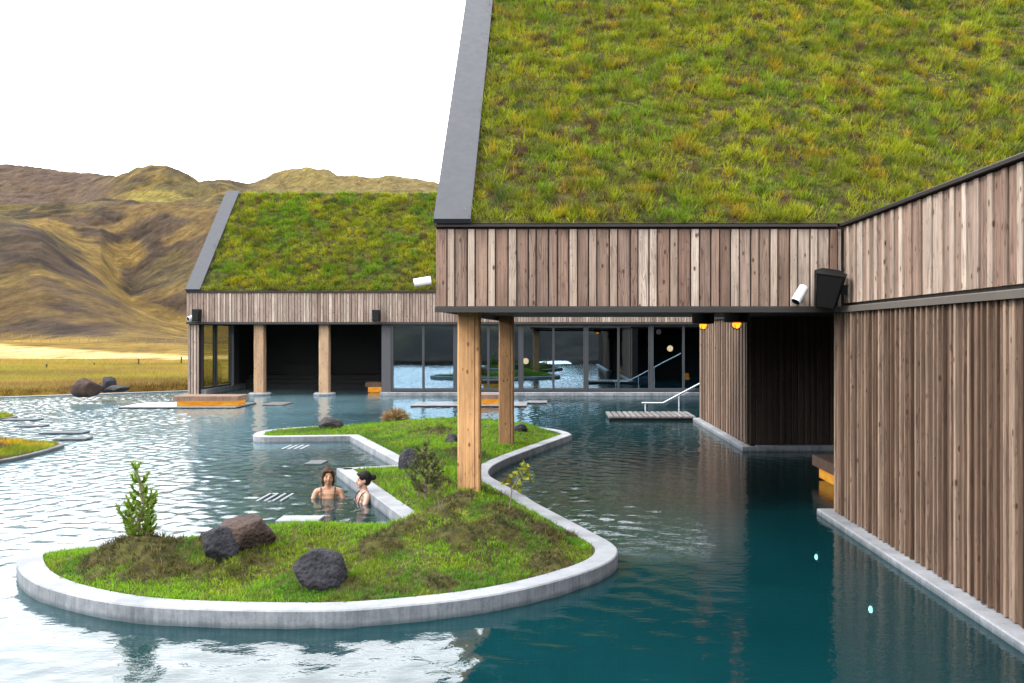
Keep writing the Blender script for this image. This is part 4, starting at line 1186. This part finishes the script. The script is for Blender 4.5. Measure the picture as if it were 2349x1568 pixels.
# ================================================================== HANDRAIL
hr = empty("handrail", (X(1500,30.2), 30.2, 0), 0, "steel handrail with glass panel running down into the pool", "handrail")
ox = X(1500,30.2)
pA, pB, pC = (X(1472,30.2)-ox,0,.22), (X(1521,30.2)-ox,0,.22), (X(1700,30.2)-ox,0,1.55)
MB().tube([pA,pB,pC], .03, 10).build("rail", MAT['steel'], hr)
for k, px in enumerate((1480, 1557, 1610)):
    xx = X(px,30.2)-ox; zt = .22 if px < 1521 else .22 + (px-1521)/(1700-1521)*1.33
    MB().tube([(xx,0,-.8),(xx,0,zt)], .02, 8).build("post", MAT['steel'], hr)
MB().add([(.33,.0,.04),(1.5,.0,.04),(1.5,.0,.75),(.5,.0,.25),(.33,.012,.04),(1.5,.012,.04),(1.5,.012,.75),(.5,.012,.25)], [(0,1,2,3),(7,6,5,4),(0,4,5,1),(1,5,6,2),(2,6,7,3),(3,7,4,0)]).build("glass_panel", MAT['glass_rail'], hr)

# ================================================================== LAMPS, SPEAKERS, SPOTLIGHTS
for i, (px, py, d_) in enumerate(((1613, 746, 17.0), (1690, 743, 14.7))):
    zc = Z(py, d_); xx = X(px, d_)
    e = empty("ceiling_lamp", (xx, d_, zc), 0, ["amber globe lamp under the soffit, farther and left of two", "amber globe lamp under the soffit, nearer and right of two"][i], "lamp", "amber lamps under the soffit")
    MB().ell((0,0,-.012), (.066,.066,.062), 20, 12).build("globe", MAT['lamp_amber'], e)
    cg = MB()
    for k in range(6):
        a = k*math.pi/3; cg.tube([(math.cos(a)*.09*math.sin(t), math.sin(a)*.09*math.sin(t), -.012-.08*math.cos(t)) for t in (0,.5,1.0,1.57)], .005, 5)
    cg.build("cage", MAT['black'], e)
    MB().lathe([(.08,.012),(.20,.025),(.20,SOF-zc-.002),(.05,SOF-zc-.002)], (0,0,0), 20).build("mount", MAT['black'], e)

def spot(loc, aim, label, ln=.24, r=.062):
    e = empty("spotlight", loc, 0, label, "spotlight", "white tube spotlights on the fascias")
    q = Vector(aim).normalized().to_track_quat('Z','Y').to_matrix().to_4x4()
    hd = MB(); hd.lathe([(r*.85,-ln/2),(r,-ln/2+.01),(r,ln/2),(r*.88,ln/2)], (0,0,0), 24)
    h_ = hd.build("housing", MAT['white'], e); h_.matrix_local = q
    fc = MB().lathe([(r*.86,ln/2-.02),(r*.86,ln/2+.002),(.01,ln/2+.002)], (0,0,0), 24).build("lens", MAT['black'], h_)
    MB().box(-.02,.02,.0,.16,-.03,.03).build("bracket", MAT['white'], e)
    return e
spot((X(1835, 11.85), 11.85, Z(676, 11.85)), (-.62,-.35,-.9), "white tube spotlight beside the black corner speaker")
s2 = spot((X0-.17, 11.99, Z(647, 12)), (-1,-.15,-.18), "white tube spotlight sticking out of the near fascia's left end", .22, .055)
spot((X(439,36.85), 36.85, Z(730, 36.85)), (-.6,-.8,-.3), "small white spotlight beside the far building's left speaker", .3, .10)

# corner speaker: tapered wedge cabinet
e = empty("speaker", (X(1899, 11.72), 11.72, Z(665,11.72)), math.radians(-14), "large black speaker in the corner of the near fascia and side wall", "speaker", "black wall speakers")
cab = MB(); prof_t = [(-.165,-.14),(.165,-.14),(.20,.02),(.10,.22),(-.10,.22),(-.20,.02)]
top = [(x, y, .22 - .00*x) for x, y in prof_t]; bot = [(x*.66, y*.8+.02, -.23) for x, y in prof_t]
cab.add(bot+top, [(5,4,3,2,1,0),(6,7,8,9,10,11)] + [(i,(i+1)%6,6+(i+1)%6,6+i) for i in range(6)])
c_ = cab.build("cabinet", MAT['black'], e); c_.rotation_euler = (math.radians(16), math.radians(9), 0)
gr_ = MB().add([(-.10,-.128,-.20),(.10,-.128,-.20),(.15,-.152,.19),(-.15,-.152,.19),(-.10,-.115,-.20),(.10,-.115,-.20),(.15,-.139,.19),(-.15,-.139,.19)], [(0,1,2,3),(7,6,5,4),(0,4,5,1),(1,5,6,2),(2,6,7,3),(3,7,4,0)]).build("grille", MAT['soffit'], c_)
MB().box(.06,.24,.10,.16,-.06,.06).build("bracket", MAT['black'], e)
MB().tube([(.14,.10,.15),(.20,.08,.24),(.19,.14,.36)], .008, 6).build("cable", MAT['black'], e)
for px, py, w, h, lab in ((451, 724, 18, 28, "black speaker on the far fascia's left end"), (863, 725, 18, 27, "black speaker on the far fascia above the bathing bay")):
    dd = 36.75; e = empty("speaker", (X(px,dd), dd, Z(py,dd)), 0, lab, "speaker", "black wall speakers")
    ww, hh = w/F*dd/2, h/F*dd/2
    MB().add([(-ww*.8,-.14,-hh),(ww*.8,-.14,-hh),(ww,-.10,hh),(-ww,-.10,hh),(-ww*.8,.14,-hh),(ww*.8,.14,-hh),(ww,.16,hh),(-ww,.16,hh)], [(0,1,2,3),(7,6,5,4),(0,4,5,1),(1,5,6,2),(2,6,7,3),(3,7,4,0)]).build("cabinet", MAT['black'], e)
    MB().box(-ww*.7,ww*.7,-.165,-.142,-hh*.85,hh*.75).build("grille", MAT['soffit'], e)
    MB().box(-.03,.03,.16,.27,-.04,.04).build("bracket", MAT['black'], e)

# pool lights set in the ledge face below the surface
for i, (py_, pz_) in enumerate(((12.52, -.56),(10.38, -.635))):
    e = empty("pool_light", (3.55, py_, pz_), 0, ["small white underwater light in the channel, farther of two", "small white underwater light near the right wall, nearer of two"][i], "light", "underwater lights in the channel")
    Rm = Matrix.Rotation(math.radians(-90), 4, 'Y')
    h_ = MB().lathe([(.075,.0),(.075,.012),(.06,.022),(.042,.022)], (0,0,0), 20).build("housing", MAT['steel'], e); h_.matrix_local = Rm
    h_ = MB().lathe([(.040,.020),(.037,.040),(.02,.05),(.006,.052)], (0,0,0), 20).build("lens", MAT['lamp_pool'], e); h_.matrix_local = Rm

# lamps inside the lounge
def pendant(px, py, d_, r, mat, lab):
    zc = Z(py, d_); e = empty("pendant_lamp", (X(px,d_), d_, zc), 0, lab, "lamp", "round lamps inside the glazed lounge")
    MB().ell((0,0,0), (r,r,r), 16, 10).build("globe", MAT[mat], e)
    MB().tube([(0,0,r*.9),(0,0,2.89-zc)], .012, 6).build("cord", MAT['black'], e)
pendant(1206, 829, 40, .13, 'lamp_warm', "bright round lamp behind the glass right of the rear timber post")
pendant(1248, 831, 41, .11, 'lamp_dim', "dim round lamp beside the bright one right of the rear timber post")
pendant(1537, 800, 40, .13, 'lamp_warm', "bright round lamp behind the glass near the handrail, alone and high")
pendant(1511, 762, 39.5, .11, 'lamp_dim', "dim round lamp highest behind the glass near the handrail")
e = empty("table_lamp", (X(1574,40), 40, .15), 0, "small orange glowing table lamp inside the lounge by the handrail", "lamp")
MB().lathe([(.22,0),(.22,.03),(.03,.05),(.03,.36),(.02,.36)], (0,0,0), 16).build("base", MAT['black'], e)
MB().lathe([(.15,.36),(.11,.64),(.02,.64)], (0,0,0), 16).build("lamp_shade", MAT['amber'], e)
e = empty("round_table", (X(1541,40.4), 40.4, .15), 0, "small grey round topped table inside the lounge", "table")
MB().lathe([(.25,0),(.25,.03),(.03,.05),(.03,.52),(.02,.52)], (0,0,0), 16).build("base", MAT['black'], e)
MB().lathe([(.30,.52),(.34,.545),(.30,.57),(.02,.57)], (0,0,0), 20).build("table_top", MAT['panel_grey'], e)

# ================================================================== BATHERS
m = M("skin_tan"); a_ = m.n("ShaderNodeAttribute"); a_.attribute_name = "tint"
pp = m.principled(a_.outputs["Color"], .45, 0.0, None, .4); pp.inputs["Subsurface Weight"].default_value = .12; pp.inputs["Subsurface Radius"].default_value = (.02,.008,.004)
MAT['skin'] = m.m
def hair_mat(name, a, b):
    m = M(name); m.principled(m.ramp(m.noise(m.coord("Object",(60,60,8)),1.0,4),[(0.3,dim(a)),(0.7,dim(b))]), .7, 0.0, m.bump(m.noise(m.coord("Object",(90,90,10)),1.0,3),.8,.015), .12); return m.m
MAT['hair_brown'] = hair_mat("brown_hair", (.018,.008,.005), (.075,.034,.018)); MAT['hair_black'] = hair_mat("black_hair", (.006,.005,.005), (.022,.018,.016))
MAT['strap_gold'] = metal("mustard_swim_fabric", (.045,.026,.006), .7, 0.0); MAT['strap_black'] = metal("black_swim_fabric", (.012,.012,.013), .7, 0.0)
MAT['eye'] = metal("dark_eye", (.012,.009,.008), .25, 0.0)

def remesh(mb, name, voxel, smooth_it=4):
    me = mb.mesh(name, None); ob = bpy.data.objects.new("tmp_body", me); COL.objects.link(ob)
    r = ob.modifiers.new("r", 'REMESH'); r.mode = 'VOXEL'; r.voxel_size = voxel
    s = ob.modifiers.new("s", 'SMOOTH'); s.iterations = smooth_it; s.factor = .5
    dg = bpy.context.evaluated_depsgraph_get()
    out = bpy.data.meshes.new_from_object(ob.evaluated_get(dg)); out.name = name
    bpy.data.objects.remove(ob); bpy.data.meshes.remove(me)
    out.polygons.foreach_set("use_smooth", [True]*len(out.polygons))
    return out
def capsule(mb, a, b, r0, r1, n=4):
    a, b = Vector(a), Vector(b)
    mb.ell(a, (r0,)*3, 14, 8); mb.ell(b, (r1,)*3, 14, 8)
    mb.tube([a.lerp(b, i/n) for i in range(n+1)], [r0+(r1-r0)*i/n for i in range(n+1)], 14)
def hand(mb, w, d, side, nrm):
    """palm and five fingers from the wrist along d, thumb on `side`"""
    w = Vector(w); d = Vector(d).normalized(); s = Vector(side).normalized(); nrm = Vector(nrm).normalized()
    capsule(mb, w, w + d*.03, .026, .030, 2)
    for k in (-1.5,-.5,.5,1.5): capsule(mb, w + d*.02 + s*k*.010, w + d*.085 + s*k*.019, .015, .013, 2)
    for k, L_ in ((1.5,.058),(.5,.072),(-.5,.068),(-1.5,.052)):
        b0 = w + d*.088 + s*k*.020; b1 = b0 + d*L_*.55 + s*k*.003 + nrm*.004; b2 = b1 + d*L_*.45 + nrm*.014
        capsule(mb, b0, b1, .0098, .009, 2); capsule(mb, b1, b2, .009, .008, 2)
    t0 = w + d*.03 + s*.030; t1 = t0 + d*.030 + s*.028; t2 = t1 + d*.032 + s*.010 + nrm*.006
    capsule(mb, t0, t1, .0135, .0115, 2); capsule(mb, t1, t2, .0115, .0095, 2)

def person(loc, rz, label, skin, hair, strap, arms, head_yaw, style):
    loc = (loc[0], loc[1], loc[2]-.045)
    e = empty("person", loc, rz, label, "person", "bathers in the cove")
    b = MB()
    # torso (faces -y), waterline at z = 0
    b.ell((0,.01,-.02), (.135,.095,.20), 20, 14); b.ell((0,.015,.10), (.15,.085,.075), 20, 12)
    b.ell((0,.01,-.30), (.150,.11,.16), 20, 12); b.ell((0,.005,-.16), (.122,.09,.16), 18, 12)
    for s in (-1,1):
        b.ell((s*.066,-.075,-.035), (.058,.050,.058), 16, 10)
        capsule(b, (s*.02,.02,.185), (s*.160,.012,.140), .040, .046)          # trapezius to shoulder
        b.ell((s*.168,.01,.128), (.048,.046,.050), 14, 10)
        capsule(b, (s*.012,-.045,.150), (s*.12,-.028,.152), .009, .009)         # collar bone
        sh, el_, wr = arms[0 if s < 0 else 1]
        capsule(b, (s*.178,.01,.12), el_, .043, .034); capsule(b, el_, wr, .033, .022)
        hand(b, wr, Vector(wr)-Vector(el_), (0 if abs(el_[0]-wr[0]) > .1 else -s, -1 if abs(el_[0]-wr[0]) > .1 else 0, .1), (0,0,-1))
        capsule(b, (s*.085,.02,-.36), (s*.10,-.38,-.40), .085, .060); capsule(b, (s*.10,-.38,-.40), (s*.10,-.36,-.78), .056, .038)
        capsule(b, (s*.10,-.35,-.80), (s*.10,-.50,-.83), .036, .026)
    capsule(b, (0,.022,.16), (0,.012,.275), .052, .047)
    # head
    R = Matrix.Rotation(head_yaw, 3, 'Z'); c = Vector((0,.0,.355))
    def h(x, y, z): return c + R @ Vector((x,y,z))
    b.ell(h(0,.018,.045), (.072,.090,.082), 20, 14, R); b.ell(h(0,-.022,-.012), (.062,.062,.088), 20, 14, R)
    b.ell(h(0,-.045,-.082), (.036,.034,.030), 14, 10, R)                       # chin
    for s in (-1,1):
        b.ell(h(s*.040,-.035,-.040), (.026,.040,.040), 12, 8, R)               # cheek and jaw
        b.ell(h(s*.030,-.072,.022), (.020,.012,.010), 10, 6, R)                # brow
        b.ell(h(s*.071,.012,-.012), (.009,.020,.030), 10, 8, R)                # ear
    capsule(b, h(0,-.082,.012), h(0,-.100,-.026), .009, .013); b.ell(h(0,-.094,-.030), (.017,.012,.009), 10, 6, R)
    b.ell(h(0,-.086,-.053), (.022,.010,.006), 10, 6, R); b.ell(h(0,-.084,-.063), (.019,.010,.007), 10, 6, R)
    me = remesh(b, "body", .0068, 3)
    n = len(me.vertices); co = np.empty(n*3, np.float32); me.vertices.foreach_get("co", co); co = co.reshape(-1,3)
    q = (co - np.array(c)) @ np.array(R)
    skin = dim(skin); col = np.tile(np.array(skin), (n,1)).astype(float)
    lips = (np.abs(q[:,0]) < .024) & (q[:,1] < -.070) & (np.abs(q[:,2]+.058) < .011); col[lips] = np.array(skin)*np.array([.85,.5,.5])
    cheek = np.exp(-(((np.abs(q[:,0])-.042)/.02)**2 + ((q[:,2]+.025)/.02)**2))*(q[:,1] < -.03); col *= (1 - .22*cheek[:,None]*np.array([0,1,1]))
    brow = (np.abs(np.abs(q[:,0])-.031) < .018) & (np.abs(q[:,2]-.030) < .0045) & (q[:,1] < -.055); col[brow] = np.array([.05,.03,.02])
    ca = me.color_attributes.new("tint", 'FLOAT_COLOR', 'POINT'); cc = np.ones((n,4), np.float32); cc[:,:3] = col; ca.data.foreach_set("color", cc.ravel())
    me.materials.append(MAT['skin']); body = link(bpy.data.objects.new("body", me), e)
    for s in (-1,1):
        MB().ell(h(s*.030,-.073,.008), (.013,.008,.0065), 12, 8, R).build("eye", MAT['eye'], e)
    # hair
    hb = MB()
    hb.ell(h(0,.028,.058), (.082,.094,.084), 22, 14, R); hb.ell(h(0,.05,.0), (.076,.070,.085), 20, 12, R)
    for s in (-1,1):
        hb.ell(h(s*.062,-.012,.055), (.026,.055,.048), 14, 10, R)
        hb.ell(h(s*.035,-.060,.086), (.040,.026,.022), 14, 8, R)
        if style == 'loose':
            capsule(hb, h(s*.074,.00,.03), h(s*.078,.012,-.075), .020, .020); capsule(hb, h(s*.078,.012,-.07), h(s*.070,.03,-.15), .020, .012)
    if style == 'loose':
        capsule(hb, h(0,.07,.0), h(0,.07,-.14), .050, .035); hb.ell(h(.0,.06,.135), (.040,.040,.030), 16, 10, R)
    else:
        hb.ell(h(0,.150,.035), (.045,.042,.045), 16, 10, R); capsule(hb, h(0,.09,.03), h(0,.14,.035), .04, .025)
    hm = remesh(hb, "hair", .007, 3); hm.materials.append(MAT[hair]); link(bpy.data.objects.new("hair", hm), e)
    # swim top
    sw = MB()
    for s in (-1,1):
        sw.tube([(s*.082,-.095,.02),(s*.092,-.092,.06),(s*.098,-.074,.120),(s*.102,-.045,.172),(s*.102,.00,.196),(s*.094,.05,.180),(s*.08,.088,.12),(s*.06,.108,.0)], .0105, 6)
        sw.ell((s*.066,-.086,-.030), (.066,.054,.060), 16, 10)
    sw.tube([(math.cos(t)*.152, .012+math.sin(t)*.112, -.075) for t in np.linspace(0, 2*math.pi, 25)], .014, 6)
    sw.build("swim_top", MAT[strap], e)
    return e
q = at(752, 1143, 0)
person((q.x, q.y+.02, 0), math.radians(8), "bather in a mustard swim top sitting chest deep, brown hair tied up", (.36,.185,.105), 'hair_brown', 'strap_gold',
       [((0,0,0),(-.27,-.05,-.11),(-.50,-.16,-.06)), ((0,0,0),(.27,-.06,-.12),(.16,-.30,-.10))], math.radians(10), 'loose')
q = at(832, 1152, 0)
person((q.x, q.y+.02, 0), math.radians(-62), "bather in a black swim top beside the cove wall, black hair in a bun", (.42,.245,.18), 'hair_black', 'strap_black',
       [((0,0,0),(-.24,-.12,-.12),(-.14,-.36,-.10)), ((0,0,0),(.24,-.10,-.12),(.14,-.34,-.10))], math.radians(-8), 'bun')
